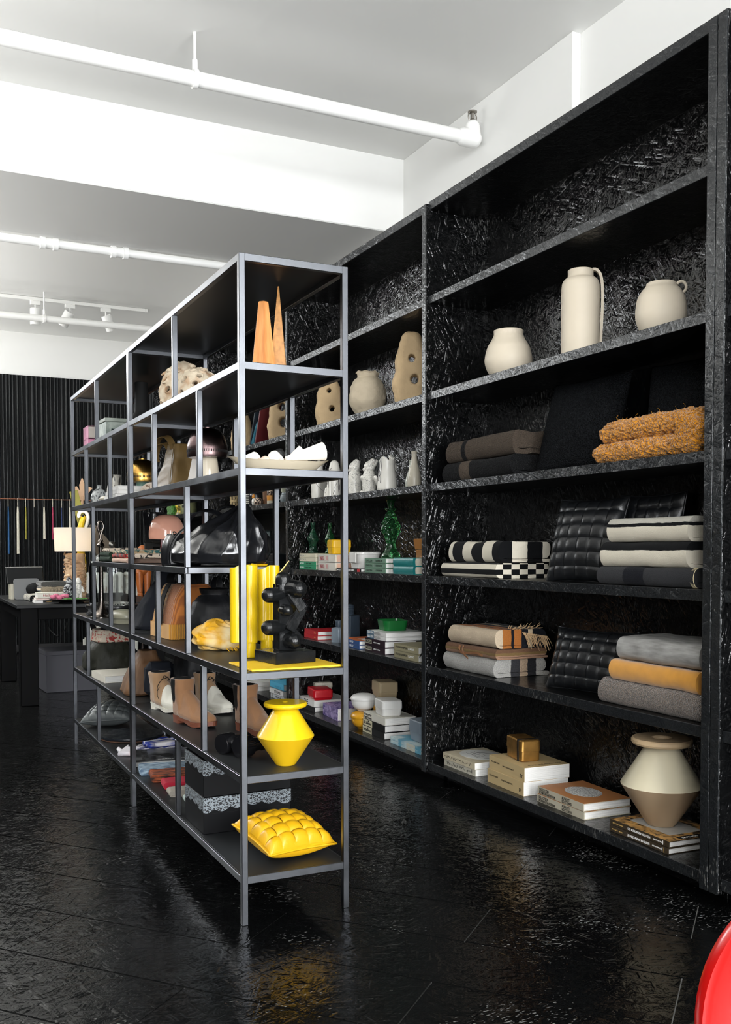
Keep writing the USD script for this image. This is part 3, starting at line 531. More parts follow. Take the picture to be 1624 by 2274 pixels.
def hole_sculpture(name, label, loc, h, w, d, holes, lobes, seed, rz):
    gs = []
    for i in range(len(lobes)-1):
        (z0, r0, o0), (z1, r1, o1) = lobes[i], lobes[i+1]
        gs.append([(o0-w*r0+.02, 0, z0*h, d*.42), (o0+w*r0-.02, 0, z0*h, d*.42), (o1-w*r1+.02, 0, z1*h, d*.42), (o1+w*r1-.02, 0, z1*h, d*.42)])
    out = m3.Manifold()
    for g in gs: out += m3.Manifold.batch_hull([m3.Manifold.sphere(s[3], 24).translate(s[:3]) for s in g])
    out = out.trim_by_plane((0, 0, 1), 0)
    for hx, hz, hr in holes:
        out -= m3.Manifold.revolve(m3.CrossSection([[(0, -.2), (hr*2.4, -.2), (hr*1.9, -.07), (hr*1.15, -.03), (hr, 0), (hr*1.15, .03), (hr*1.9, .07), (hr*2.4, .2), (0, .2)]]), 28).rotate((90, 0, 0)).scale((1, 1, 1.15)).translate((hx, 0, hz*h))
    out = out.refine_to_length(.007); t = unman(out); trimesh.smoothing.filter_taubin(t, iterations=22); t = rough(t, .0035, 30, seed)
    t.vertices[:, 2] -= t.vertices[:, 2].min()
    return solo(name, label, 'sculpture', t, BISQUE, loc, rz, smooth=True)
hole_sculpture('clay_sculpture', 'tallest tan clay sculpture pierced by two holes, next to the rough round pot', (2.57, 4.70, z2), .375, .093, .105, [(-.006, .66, .015), (.010, .36, .018)], [(.05, .80, 0), (.30, 1.0, 0), (.48, .80, .004), (.62, .84, .002), (.80, .56, -.004), (.95, .36, -.008)], 1, -28)
hole_sculpture('clay_sculpture', 'smaller tan clay sculpture with two holes, between the steel posts and the round pot', (2.56, 5.78, z2), .32, .086, .10, [(-.012, .72, .011), (.006, .36, .014)], [(.05, .84, 0), (.3, 1, 0), (.50, .78, -.006), (.64, .76, -.008), (.86, .42, -.012)], 2, -28)
hole_sculpture('clay_sculpture', 'tan clay sculpture with two large holes, half hidden by the upright of the third bay', (2.56, 6.66, z2), .345, .09, .105, [(.0, .70, .022), (.010, .37, .027)], [(.05, .85, 0), (.3, 1, 0), (.5, .82, 0), (.66, .82, 0), (.9, .45, 0)], 3, -28)
hole_sculpture('clay_sculpture', 'narrow tan clay form without holes behind the corner post', (2.56, 7.58, z2), .33, .07, .10, [], [(.04, .9, 0), (.3, 1, 0), (.55, .85, 0), (.75, .7, .0), (.92, .4, 0)], 4, -20)
t = thing('leaning_book', 'photo book with blue trousers on its cover leaning sideways in the third bay', 'book', (2.50, 7.03, z2+.002), rot=(27, 0, 0))
part(t, 'cover', bx((-.06, 0, 0), (.10, .022, .345), .001), M('photo_dusk', (.012, .018, .024), .35)); part(t, 'cover_photo', prism(Polygon([(-.058, .0), (.02, .0), (.03, .20), (.0, .24), (-.04, .17)]), .0006, 'y'), threshold('photo_denim', (.01, .10, .16), (.16, .42, .52), 14, .5, .16, .4, stretch=(2.2, 1, .6)))
part(t, 'cover_photo', prism(Polygon([(.0, .25), (.02, .22), (.03, .28), (.05, .33), (.015, .335)]), .0007, 'y'), M('photo_skin', (.62, .30, .18), .4)); part(t, 'cover_photo', prism(Polygon([(-.012, .0), (.0, .0), (.016, .20), (.004, .23), (-.008, .12)]), .0008, 'y'), M('photo_sky', (.55, .68, .70), .4))
solo('leaning_picture', 'dark red frame leaning beside the photo book', 'picture frame', bx((-.04, 0, 0), (.12, .022, .35), .003), M('oxblood', (.09, .012, .014), .4), (2.50, 6.975, z2+.002), rot=(27, 0, 0))

# white drawn ceramics, third shelf
INKED = veins('white_glaze_ink_lines', (.05, .05, .055), (.74, .72, .66), 30, .022, distort=2.6)
PLAINW = M('white_glaze', (.74, .72, .66), .3, var=.05, vscale=9)
LINE = M('ink_line', (.06, .05, .06), .5)
def drawn(t, r0, r1, h, seed, n=6):
    r = random.Random(seed)
    for _ in range(n):
        a0, zz = r.uniform(2.6, 5.0), r.uniform(.15, .8)*h
        pts = []
        for k in range(9): a = a0+r.uniform(-.12, .12)+.05*k*r.choice((-1, 1)); z_ = min(max(zz+.02*(k-4)*r.choice((-1, 1, 1)), .005), h-.01); q = (r0+(r1-r0)*z_/h)*1.012; pts.append((q*math.cos(a), q*math.sin(a), z_))
        part(t, 'drawn_line', tube(spline(pts, 40), .0011, 5), LINE)
t = thing('ceramic_bust', 'white torso vase with drawn breasts and a ruff at its neck', 'ceramic figure', (2.565, 6.0, z3), -60)
bd = hulls([[(-.0, -.025, .01, .035), (0, .025, .01, .035), (0, -.03, .15, .036), (0, .03, .15, .036)], [(0, -.02, .15, .036), (0, .02, .15, .036), (0, 0, .20, .026)], [(0, 0, .20, .026), (0, 0, .235, .028)], [(.0, -.03, .13, .036), (-.045, -.02, .125, .012)], [(0, .03, .13, .036), (-.045, .022, .125, .014)]], .008)
part(t, 'body', bd, PLAINW, True); part(t, 'ruff', rough(tf(trimesh.creation.torus(.026, .010, 30, 14), (0, 0, .238)), .006, 60), INKED, True)
for s in (-1, 1): part(t, 'drawn_line', tf(tube(np.stack([np.zeros(30), .02*np.cos(np.linspace(0, 6.3, 30)), .02*np.sin(np.linspace(0, 6.3, 30))], 1), .0012, 5), (-.037, .022*s, .125)), LINE)
part(t, 'drawn_line', tube(spline([(-.04, -.05, .045), (-.045, 0, .03), (-.04, .05, .05)], 20), .0012, 5), LINE)
t = thing('ceramic_figure', 'smooth white rounded pillar with drawn folded hands, beside the corner post', 'ceramic figure', (2.565, 5.745, z3))
part(t, 'body', hulls([[(0, 0, .02, .05), (0, 0, .13, .05)], [(0, 0, .13, .05), (0, 0, .215, .030)]], .008), PLAINW, True)
for s in (0, 1, 2): part(t, 'finger', hulls([[(-.045-.004*s, -.005+.028*(s-1), .01, .013), (-.042-.002*s, -.005+.026*(s-1), .10-.02*s, .011)]], .006, 8), PLAINW, True)
drawn(t, .055, .045, .2, 4, 5); part(t, 'drawn_line', tf(tube(np.stack([.0505*np.cos(np.linspace(2.4, 5.6, 40)), .0505*np.sin(np.linspace(2.4, 5.6, 40)), np.full(40, .138)], 1), .0011, 5)), LINE)
def gnome(label, loc, h, seed, hat):
    t = thing('ceramic_gnome', label, 'ceramic figure', loc, -70, group='drawn white gnomes on the third shelf'); s = h/.21
    body = hulls([[(0, 0, .015*s, .042*s), (0, 0, .09*s, .045*s)], [(0, 0, .09*s, .045*s), (0, 0, .13*s, .034*s)], [(-.02*s, -.035*s, .10*s, .018*s), (-.04*s, -.005*s, .085*s, .016*s)], [(-.02*s, .035*s, .10*s, .018*s), (-.04*s, .005*s, .08*s, .016*s)]], .008)
    part(t, 'body', rough(body, .004, 45, seed), INKED, True)
    hd = hulls([[(0, 0, .155*s, .032*s)], [(-.03*s, 0, .155*s, .008*s), (-.02*s, 0, .155*s, .012*s)], [(-.026*s, -.014*s, .152*s, .012*s)], [(-.026*s, .014*s, .152*s, .012*s)], [(-.018*s, 0, .13*s, .022*s), (-.026*s, 0, .10*s, .012*s)]], .006, 6)
    part(t, 'head', rough(hd, .002, 70, seed), INKED, True)
    part(t, 'hat', rough(hulls([[(0, 0, .170*s, .034*s), (.012*s*hat, .006, .20*s, .018*s)]] + ([[(.02, 0, .16*s, .02), (.03, .028, .20*s, .012)]] if hat > 1 else []), .007, 8), .003, 50, seed), INKED, True)
    part(t, 'foot', cat([ball(.020*s, (-.03*s, -.022*s, .012*s), (1.3, 1, .7)), ball(.020*s, (-.03*s, .022*s, .012*s), (1.3, 1, .7))]), INKED, True)
    return t
gnome('white gnome with dense black scribbles, taller one nearest the steel post', (2.565, 5.44, z3), .218, 5, 1)
gnome('white gnome with a pointed hood and folded arms, middle of the row', (2.565, 5.235, z3), .205, 8, 2)
t = thing('ceramic_hand_vase', 'white vase with a raised drawn arm and a lumpy figure on its side', 'vase', (2.565, 5.0, z3), -62)
hv = hollow(smoothprof([(.052, 0), (.058, .02), (.054, .08), (.046, .14), (.045, .19)], 40), .006, 56); mz = hv.vertices[:, 2] > .16; hv.vertices[mz, 2] += (np.sin(np.arctan2(hv.vertices[mz, 1], hv.vertices[mz, 0])*3)*.010)
part(t, 'body', hv, PLAINW, True); part(t, 'arm', hulls([[(-.056, -.038, .085, .012), (-.063, -.005, .05, .012)], [(-.063, -.005, .05, .012), (-.055, .032, .075, .011)], [(-.055, .032, .075, .011), (-.046, .035, .13, .009)]], .006, 8), PLAINW, True)
part(t, 'figure', rough(hulls([[(0, .055, .02, .03), (0, .055, .08, .026)], [(0, .055, .10, .028)], [(0, .055, .15, .03)], [(0, .06, .18, .016), (-.01, .05, .205, .012)]], .008, 6), .006, 45, 6), INKED, True); drawn(t, .06, .05, .18, 9, 4)
GREIGE = M('greige_glaze', (.50, .46, .37), .35, var=.06)
BOT = smoothprof([(.030, 0), (.037, .015), (.038, .05), (.030, .10), (.018, .145), (.0145, .18), (.0145, .192), (.0165, .195), (.0165, .202)], 44)
solo('bottle_vase', 'taller beige bottle vase at the end of the third shelf', 'bottle', hollow(BOT, .003, 40), GREIGE, (2.555, 4.655, z3), group=None)
solo('bottle_vase', 'shorter beige bottle vase half behind the taller one', 'bottle', hollow(BOT*[1, .8], .003, 40), M('pale_celadon', (.45, .47, .40), .35), (2.585, 4.735, z3))

# third bay, third shelf: small things glimpsed under the steel shelf
t = thing('wire_basket', 'hourglass holder of tan sticks and small animal prints', 'holder', (2.56, 7.80, z3)); STICK = M('straw', (.50, .38, .20), .7)
for k in range(16): a = k/16*2*np.pi; part(t, 'stick', tube([(.034*math.cos(a), .034*math.sin(a), 0), (.026*math.cos(a+.5), .026*math.sin(a+.5), .07), (.036*math.cos(a+1), .036*math.sin(a+1), .145)], .003, 5), STICK)
part(t, 'tie', tf(trimesh.creation.torus(.028, .006, 24, 8), (0, 0, .07)), STICK); part(t, 'inner_tube', lathe([(0, .002), (.022, .002), (.022, .12), (0, .12)], 20), INK)
ZEB = reg('zebra_stripes', {'t': ('texture_coordinate', {}), 'w': ('wave_texture', dict(scale=22, distortion=3, detail=1, bands_direction='z')), 'r': ('rgb_ramp', {'ramp': [(.48, (.01, .01, .01)), (.52, (.72, .70, .62))]}), 'p': ('principled_bsdf', dict(roughness=.35))}, [('t.object', 'w.vector'), ('w.fac', 'r.fac'), ('r.color', 'p.base_color')])
t = thing('zebra_jug', 'small jug with black and white zebra stripes behind the corner post', 'jug', (2.56, 7.42, z3)); part(t, 'body', lathe(smoothprof([(.0, 0), (.045, 0), (.05, .02), (.04, .07), (.024, .11), (.03, .14), (.0, .142)], 30), 32), ZEB); part(t, 'handle', tube(spline([(-.02, .025, .12), (-.03, .06, .11), (-.03, .05, .05)], 14), .006), ZEB)
t = thing('penguin_pot', 'lidded black pot painted as a white bird with an orange face patch', 'pot', (2.57, 7.27, z3), 20); PB = M('black_glaze', (.012, .013, .015), .2)
part(t, 'body', lathe(smoothprof([(0, 0), (.05, 0), (.055, .02), (.054, .09), (.05, .105), (0, .105)], 30), 32), PB); part(t, 'lid', lathe(smoothprof([(.054, .104), (.04, .12), (.014, .126), (.012, .136), (.02, .14), (0, .148)], 24), 32), PB); part(t, 'belly_patch', ball(.03, (-.036, -.022, .04), (.75, .75, 1.25)), PLAINW); part(t, 'face_patch', ball(.018, (-.044, -.022, .082), (.7, .8, 1)), M('orange_glaze', (.62, .24, .03), .3))
BRN = M('brown_glaze', (.16, .075, .035), .35); OCH = M('ochre_glaze', (.58, .25, .04), .35); BALLM = threshold('bead_ball_spots', (.025, .012, .008), (.62, .48, .36), 95, .52, .03, .5, detail=1)
solo('brown_beaker', 'plain brown beaker behind a spotted ball', 'beaker', hollow([(.028, 0), (.033, .004), (.036, .13)], .003, 32), BRN, (2.60, 7.10, z3))
solo('spotted_ball', 'spotted brown ball on the shelf before the brown beaker', 'ornament', rough(ball(.034, (0, 0, .034)), .002, 120), BALLM, (2.53, 7.11, z3))
t = thing('two_tone_beaker', 'beaker with an ochre top and cream foot, a spotted ball above it', 'beaker', (2.55, 6.885, z3)); part(t, 'body', lathe([(0, 0), (.026, 0), (.028, .003), (.029, .034), (0, .034)], 32), GREIGE); part(t, 'glazed_band', hollow([(.0291, .034), (.031, .072)], .003, 32), OCH)
solo('spotted_ball', 'spotted brown ball resting on the rim of the two-tone beaker', 'ornament', rough(ball(.029, (0, 0, .029)), .002, 120), BALLM, (2.55, 6.885, z3+.0675))
solo('dark_blue_vase', 'dark blue vase behind the two-tone beaker', 'vase', hollow(smoothprof([(.03, 0), (.04, .03), (.034, .10), (.028, .15)], 24), .003, 32), M('midnight_glaze', (.02, .035, .06), .25), (2.64, 7.02, z3))
t = thing('robot_jar', 'grey two-tone lidded jar with a round belly beside the upright', 'jar', (2.56, 6.60, z3)); GRG = M('grey_speckle_glaze', (.20, .24, .26), .35, var=.5, vscale=40)
part(t, 'belly', lathe(smoothprof([(0, 0), (.03, 0), (.042, .03), (.038, .06), (.024, .072), (0, .074)], 30), 32), GRG); part(t, 'neck', lathe([(.024, .07), (.033, .09), (.034, .135), (0, .135)], 32), M('sage_glaze', (.30, .31, .24), .4)); part(t, 'brim', lathe(smoothprof([(0, .068), (.032, .07), (.03, .078), (.01, .086), (0, .087)], 16), 28), GRG); part(t, 'ear_loop', tube(spline([(-.03, .03, .03), (-.045, .04, .045), (-.035, .03, .06)], 12), .005), GRG)
MOSS = boucle('moss_green', (.006, .045, .002), (.06, .30, .012), 190, 1.0, .008)
t = thing('moss_block', 'bright green moss block on the third shelf of the fourth bay', 'ornament', (2.46, 9.42, z3)); part(t, 'moss', rough(bx((0, 0, 0), (.25, .22, .20), .02).subdivide_to_size(.02), .012, 50, 3), MOSS, True)
t = thing('olive_jug', 'olive green face jug with dark dents beside the moss block', 'jug', (2.50, 8.98, z3)); part(t, 'body', rough(lathe(smoothprof([(0, 0), (.07, 0), (.075, .05), (.07, .14), (.05, .20), (.0, .21)], 40), 40), .006, 20, 5), M('olive_glaze', (.22, .23, .11), .4, var=.4, vscale=18), True)
for q in ((-.066, -.02, .15, .013), (-.07, .015, .105, .018), (-.062, -.035, .07, .016)): part(t, 'dent', ball(q[3], q[:3], (.5, 1, 1)), INK)
t = thing('yellow_ribbed_pot', 'small ribbed yellow and olive pot between the moss block and the jug', 'pot', (2.50, 9.20, z3)); part(t, 'body', lathe([(0, 0)]+[(.06+.008*math.cos(q*.9), .012*q) for q in range(14)]+[(0, .16)], 36), threshold('yellow_olive_glaze', (.12, .11, .03), (.62, .45, .05), 26, .5, .05, .3))

# fourth shelf
GLASS = reg('green_glass', {'p': ('principled_bsdf', dict(base_color=(.10, .42, .16), roughness=.04, transmission_weight=.93, ior=1.5)), 't': ('texture_coordinate', {}), 'b': ('noise_texture', dict(scale=70, detail=2)), 'u': ('bump', dict(strength=.5, distance=.004))}, [('t.object', 'b.vector'), ('b.fac', 'u.height'), ('u.normal', 'p.normal')])
GLASS_T = M('teal_glass', (.16, .48, .30), .04, transmission_weight=.93, ior=1.5, bump=.3, bscale=50, bdist=.003)
GB = smoothprof([(.036, 0), (.037, .006), (.026, .03), (.024, .05), (.028, .062), (.038, .095), (.026, .13), (.013, .165), (.012, .18), (.0165, .19), (.0165, .212)], 60)
solo('glass_bottle', 'waisted teal-green glass bottle vase standing on the cream book', 'glass vase', rough(hollow(GB, .003, 40), .002, 40), GLASS_T, (2.575, 6.13, z4+.106))
solo('glass_bottle', 'green glass bottle vase half hidden behind the yellow lunchbox', 'glass vase', rough(hollow(GB*[.9, .95], .003, 40), .002, 40, 2), GLASS, (2.60, 5.90, z4+.106))
t = thing('glass_candleholder', 'tall green glass candleholder with a spiky leaf-shaped stem', 'candleholder', (2.60, 5.02, z4+.084))
part(t, 'foot', lathe(smoothprof([(0, 0), (.055, 0), (.056, .008), (.035, .05), (.026, .085), (.0, .088)], 30), 36), GLASS)
st_ = lathe(smoothprof([(.022, .082), (.040, .12), (.060, .165), (.055, .20), (.032, .25), (.018, .275)], 44), 40, 1, .55); part(t, 'leaf_stem', rough(st_, .010, 60, 4, 2), GLASS, True)
part(t, 'drip_pan', lathe([(0, .272), (.028, .274), (.035, .282), (.034, .288), (.0, .285)], 32), GLASS); part(t, 'candle_cup', hollow(smoothprof([(.016, .286), (.018, .30), (.024, .325), (.031, .335)], 16), .003, 32), GLASS)
def lunchbox(name, label, loc, w, d, h, mat, rz=0, lid=.45, taper=.90, band=None, lidm=None, r=.016, catg='lidded box'):
    """A two-piece box, straight-sided tray below and a slightly larger rounded lid."""
    t = thing(name, label, catg, loc, rz); hb = h*(1-lid)
    part(t, 'tray', rbox([(w*taper-.012, d*taper-.012, r*.7, 0), (w*taper, d*taper, r, .005), (w*.975, d*.975, r, hb)]), mat, 25)
    part(t, 'lid', rbox([(w-.004, d-.004, r, hb-.003), (w, d, r, hb-.002), (w, d, r, hb+.004), (w*.985, d*.985, r, h-.006), (w*.985-.010, d*.985-.010, r*.9, h-.0005), (w*.985-.03, d*.985-.03, r*.7, h)]), lidm or mat, 25)
    if band: part(t, 'elastic_band', rbox([(.012, d*1.012, .001, -.0), (.012, d*1.012, .001, h+.0012)]), band)
    return t
PLY, PLW, PLC, PLR, PLB = M('plastic_yellow', (.78, .45, .012), .3), M('plastic_white', (.74, .73, .70), .32), M('plastic_caramel', (.36, .15, .035), .32), M('plastic_red', (.52, .008, .018), .22), M('plastic_bluegrey', (.20, .245, .29), .35)
PLT, PLG, PLE, PLA = M('plastic_taupe', (.42, .33, .20), .35), M('plastic_greyblue', (.05, .07, .095), .45), M('plastic_green', (.008, .15, .03), .25), M('plastic_amber', (.66, .32, .015), .32)
lunchbox('lunchbox', 'glossy yellow plastic lunchbox with rounded corners on the INDIA books', (2.545, 5.63, z4+.102), .13, .13, .092, PLY, -8, .5)
t = thing('white_pot', 'white plastic storage pot with a clip lid behind the sage books', 'lidded box', (2.555, 5.275, z4+.02)); part(t, 'tub', rbox([(.13, .15, .03, 0), (.145, .165, .035, .085)]), PLW); part(t, 'lid', rbox([(.155, .175, .037, .083), (.155, .175, .037, .094), (.14, .16, .03, .098)]), PLW); part(t, 'clip', bx((-.084, -.045, .032), (-.077, .045, .094), .003), PLW)
t = thing('caramel_box', 'caramel brown tapered box behind the teal books', 'lidded box', (2.62, 4.60, z4+.084)); part(t, 'tray', rbox([(.11, .13, .02, .002), (.118, .138, .022, .047)]), PLC); part(t, 'lid', rbox([(.121, .141, .022, .049), (.135, .155, .024, .102), (.125, .145, .02, .108)]), PLC); part(t, 'foot_rim', rbox([(.10, .12, .015, 0), (.10, .12, .015, .004)]), PLC)
t = thing('gift_box', 'dark green box with a pale mountain panel and a black wing mark', 'box', (2.57, 7.08, z4), -30); part(t, 'carton', bx((-.05, -.03, 0), (.05, .03, .275), .001), M('bottle_green_card', (.008, .02, .022), .4)); part(t, 'printed_panel', prism(Polygon([(-.045, .065), (-.02, .085), (0, .07), (.02, .09), (.045, .075), (.045, .262), (-.045, .262)]), .0006, 'y', .03), M('print_fog', (.13, .17, .17), .4)); 
part(t, 'wing_mark', tf(prism(Polygon([(-.02, .15), (-.02, .19), (.015, .215), (.012, .185), (.004, .18), (.002, .155), (-.012, .145)]), .0008, 'y', .0306)), INK)
for k, (y, lab) in enumerate(((6.85, 'upper black storage box with a latch in the third bay'), (6.84, 'lower black storage box with a latch in the third bay'))):
    t = thing('storage_box', lab, 'box', (2.47, y-.3, z4+(.052 if k == 0 else 0))); BX = M('black_tin', (.010, .012, .014), .35); part(t, 'tin', bx((0, 0, 0), (.2, .30, .05), .003), BX); part(t, 'latch', bx((-.004, .17, .015), (.002, .19, .038), .001), BX); part(t, 'lid_lip', bx((-.002, -.001, .038), (.2, .301, .042), .001), BX)
# fifth shelf
t = thing('blue_bottle', 'small blue-grey square bottle with a round stopper beside the red books', 'bottle', (2.535, 5.62, z5), 20); part(t, 'body', rbox([(.066, .066, .006, 0), (.066, .066, .006, .088), (.05, .05, .006, .094), (.028, .028, .012, .096)]), PLB); part(t, 'stopper', lathe([(.015, .094), (.017, .10), (.022, .112), (.022, .136), (.018, .14), (0, .14)], 28), PLG)
t = thing('blue_bottle', 'large blue-grey square bottle with a ribbed cap behind the steel post', 'bottle', (2.66, 5.71, z5), 20); part(t, 'body', rbox([(.09, .09, .008, 0), (.09, .09, .008, .16), (.07, .07, .01, .166)]), PLG); part(t, 'ribbed_cap', lathe([(.022, .165)]+[(.026 if q % 2 else .023, .17+.006*q) for q in range(11)]+[(0, .236)], 28), PLG)
tsc = np.array([1.08, 1.14, .8]); t = thing('green_tray', 'empty emerald green plastic tray on the blue and white cookbooks', 'tray', (2.60, 5.0, z5+.1235), -12); part(t, 'shell', loft([rr(.13, .15, .03, .07), rr(.128, .148, .03, .072), rr(.12, .14, .026, .006), rr(.12, .14, .026, .006), rr(.122, .142, .026, 0), rr(.138, .162, .032, .066), rr(.14, .164, .032, .072), rr(.13, .15, .03, .0725)][2:]+[rr(.13, .152, .03, .072), rr(.12, .14, .026, .010)]).apply_transform(np.diag([1.08, 1.14, .8, 1])), PLE)
# bottom shelf
lunchbox('lunchbox', 'sand coloured lunchbox on top of the amber one', (2.695, 5.285, z6+.1685), .125, .17, .108, PLT, -10, .55)
lunchbox('lunchbox', 'amber lunchbox underneath the sand coloured one', (2.70, 5.29, z6+.0), .12, .15, .168, PLA, -10, .4)
lunchbox('lunchbox', 'white lunchbox standing on the three cream-labelled cookbooks', (2.565, 4.985, z6+.1215), .125, .155, .092, PLW, -8, .5)
lunchbox('lunchbox', 'blue-grey lunchbox standing on the pale blue books', (2.585, 4.59, z6+.039), .13, .17, .115, PLB, -4, .55, r=.03)
lunchbox('lunchbox', 'white lunchbox behind the glossy red one', (2.66, 6.19, z6+.077), .13, .15, .085, M('plastic_bone', (.66, .62, .52), .35), -8, .35)
lunchbox('lunchbox', 'glossy red lunchbox on the thick white book', (2.565, 5.99, z6+.077), .135, .20, .072, PLR, -10, .7)
for k, (lab, m_, zz) in enumerate((('yellow lidded lunch bowl underneath the white one', PLA, 0), ('white lidded lunch bowl with clip handles on the yellow one', PLW, .1065))):
    t = thing('lunch_bowl', lab, 'bowl', (2.535, 5.255, z6+zz)); part(t, 'bowl', lathe(smoothprof([(0, 0), (.032, 0), (.034, .004), (.058, .020), (.071, .046), (.074, .070), (0, .071)], 30), 48), m_); part(t, 'lid', lathe(smoothprof([(.076, .066), (.079, .073), (.074, .087), (.058, .099), (.03, .105), (0, .106)], 30), 48), m_)
    for a in (200, 290, 20): part(t, 'clip_handle', tf(tube(np.stack([np.zeros(16), .022*np.cos(np.linspace(0, np.pi, 16)), -.024*np.sin(np.linspace(0, np.pi, 16))], 1), .004, 8), (.078, 0, .078), (0, 0, a)), PLW)
GOLD = M('brushed_gold', (.50, .27, .07), .32, metal=.85, rv=.05, vscale=20)
t = lunchbox('lunchbox', 'metallic gold lunchbox with a black elastic band on the tan paperbacks', (2.575, 3.655, z6+.126), .10, .165, .098, GOLD, -10, .5, .96)
part(t, 'elastic_band', cat([bx((-.0512, -.058, .001), (.0512, -.043, .0995), .001)]), INK)
def cone_vase(name, label, loc, s, mat, matl, lipm, hole):
    """Two cones base to base under a broad flat collar."""
    t = thing(name, label, 'vase', loc); rb, rm, rn = .055*s, .150*s, .058*s; z1, z2_, z3_ = .152*s, .30*s, .332*s
    part(t, 'lower_cone', lathe([(0, 0), (rb-.004, 0), (rb, .004), (rm-.003*s, z1-.006*s), (rm, z1), (0, z1)], 80), matl)
    part(t, 'upper_cone', lathe([(0, z1), (rm, z1), (rm-.004*s, z1+.008*s), (rn, z2_), (rn*.97, z2_+.01*s), (0, z2_+.01*s)], 80), mat)
    R = .112*s if hole > .02 else .113*s
    part(t, 'collar', lathe([(rn*.9, z2_+.004*s), (R-.006*s, z2_+.004*s), (R, z2_+.012*s), (R, z2_+.022*s), (R-.006*s, z2_+.028*s), (hole+.004, z2_+.028*s), (hole, z2_+.024*s), (hole, z2_-.03*s), (0, z2_-.03*s)], 80), lipm)
    return t
cone_vase('cone_vase', 'large cream double-cone vase with a broad flat collar on the art books', (2.585, 2.775, z6+.0475), 1.0, M('cream_satin_glaze', (.64, .58, .42), .35, var=.06, vscale=5), M('tan_clay_matt', (.42, .30, .185), .6, var=.12, vscale=6), M('ochre_clay_matt', (.58, .42, .25), .5, var=.12, vscale=6), .034)
# ---------------------------------------------------------------- blankets and cushions
def ramp_obj(name, axis, lo, hi, stops, cell=None, rough_=.93, scale=420, strength=.5, dist=.0015, mix=.25):
    """Fabric in bands across the object's own x, y or z (metres from lo to hi), with a woven or looped pile."""
    n = {'t': ('texture_coordinate', {}), 's': ('separate_xyz', {}), 'm': ('map_range', dict(from_min=lo, from_max=hi, to_min=0, to_max=1)), 'r': ('rgb_ramp', {'ramp': [(a, lin(c)) for a, c in stops], 'interpolate': False}),
         'v': ('voronoi_texture', dict(scale=scale)), 'i': ('math', dict(math_type='multiply', value2=-1)), 'u': ('bump', dict(strength=strength, distance=dist)), 'q': ('rgb_ramp', {'ramp': [(0, (1, 1, 1)), (.7, (1-mix,)*3)]}), 'x': ('mix_color', dict(blend_type='multiply', fac=1.0)),
         'wob': ('noise_texture', dict(scale=25, detail=2)), 'wa': ('math', dict(math_type='multiply_add', value2=.008)), 'p': ('principled_bsdf', dict(roughness=rough_, sheen_weight=.04, specular_ior_level=.07))}
    k = [('t.object', 's.vector'), ('t.object', 'wob.vector'), ('wob.fac', 'wa.value1'), (f's.{axis}', 'wa.value3'), ('wa.value', 'm.value'), ('m.result', 'r.fac'), ('t.object', 'v.vector'), ('v.distance', 'q.fac'), ('r.color', 'x.a'), ('q.color', 'x.b'), ('x.result', 'p.base_color'), ('v.distance', 'i.value1'), ('i.value', 'u.height'), ('u.normal', 'p.normal')]
    return reg(name, n, k)
def checks_obj(name, sx, sy, sz, off, c1, c2):
    n = {'t': ('texture_coordinate', {}), 'mp': ('mapping', dict(scale=(sx, sy, sz), location=off)), 'k': ('checker_texture', dict(color1=lin(c1), color2=lin(c2), scale=1.0)), 'b': ('noise_texture', dict(scale=700, detail=2)), 'u': ('bump', dict(strength=.5, distance=.0012)), 'p': ('principled_bsdf', dict(roughness=.93, sheen_weight=.04, specular_ior_level=.07))}
    return reg(name, n, [('t.object', 'mp.vector'), ('mp.vector', 'k.vector'), ('k.color', 'p.base_color'), ('t.object', 'b.vector'), ('b.fac', 'u.height'), ('u.normal', 'p.normal')])
def spiral(W, Hh, t, ex=.7):
    """A blanket folded round itself: flat spiral section in (x, z), its round front at x = 0."""
    mlt = max(1, round((Hh/2/t-1.03)/1.06)); t = Hh/2/(1.03+1.06*mlt)
    pts = [(W, t/2)]; p = t*1.06; r = Hh/2-t/2; c = Hh/2
    while r > t*.5:
        cx = Hh/2*ex
        pts += [(cx-r*ex*math.sin(a), c-r*math.cos(a)) for a in np.linspace(0, np.pi, 14)]
        rb = r-p/2
        if rb > t*.45: pts += [(W-Hh/2*ex+rb*ex*math.sin(a), c+p/2+rb*math.cos(a)) for a in np.linspace(0, np.pi, 12)]
        r -= p
    return LineString(pts).buffer(t*.47, quad_segs=5)
def wavy(seed, amp=.006, sag=0, scale=9):
    def fn(v):
        o = v.copy(); q = np.stack([(fbm(v*scale+7*k+seed, 3, seed+k)-.5) for k in range(3)], 1); o += q*2*amp*np.array([.8, 1.0, .8]); o[:, 2] = np.maximum(o[:, 2], .0005); return o
    return fn
def blanket(label, x, y0, y1, z, Hh, W, mat, t=.02, seed=0, amp=.006, name='folded_blanket', fn=None, npt=230, n=26, rz=0):
    th = thing(name, label, 'blanket', (x, y0, z), rz); f1 = wavy(seed, amp)
    m, _ = extrude_fold(spiral(W, Hh, t), 0, y1-y0, n, npt, f1 if fn is None else (lambda v: fn(f1(v))))
    part(th, 'fabric', m, mat, 60); return th
def fringe(t, pts, dirs, L, mat, seed=0, r=.0022, droop=.03, name='fringe'):
    rr_ = random.Random(seed); ms = []
    for p, d in zip(pts, dirs):
        p, d = np.array(p), np.array(d, float); l = L*rr_.uniform(.75, 1.15); j = np.array([rr_.uniform(-.012, .012) for _ in range(3)])
        ms.append(tube(spline([p, p+d*l*.5+j*.6+(0, 0, -droop*.25), p+d*l+j+(0, 0, -droop)], 7), np.linspace(r, r*.5, 7), 5))
    part(t, name, cat(ms), mat, True)
BLK, OFFW = (.006, .0064, .0072), (.66, .61, .50)
BRWN = (.105, .080, .060)
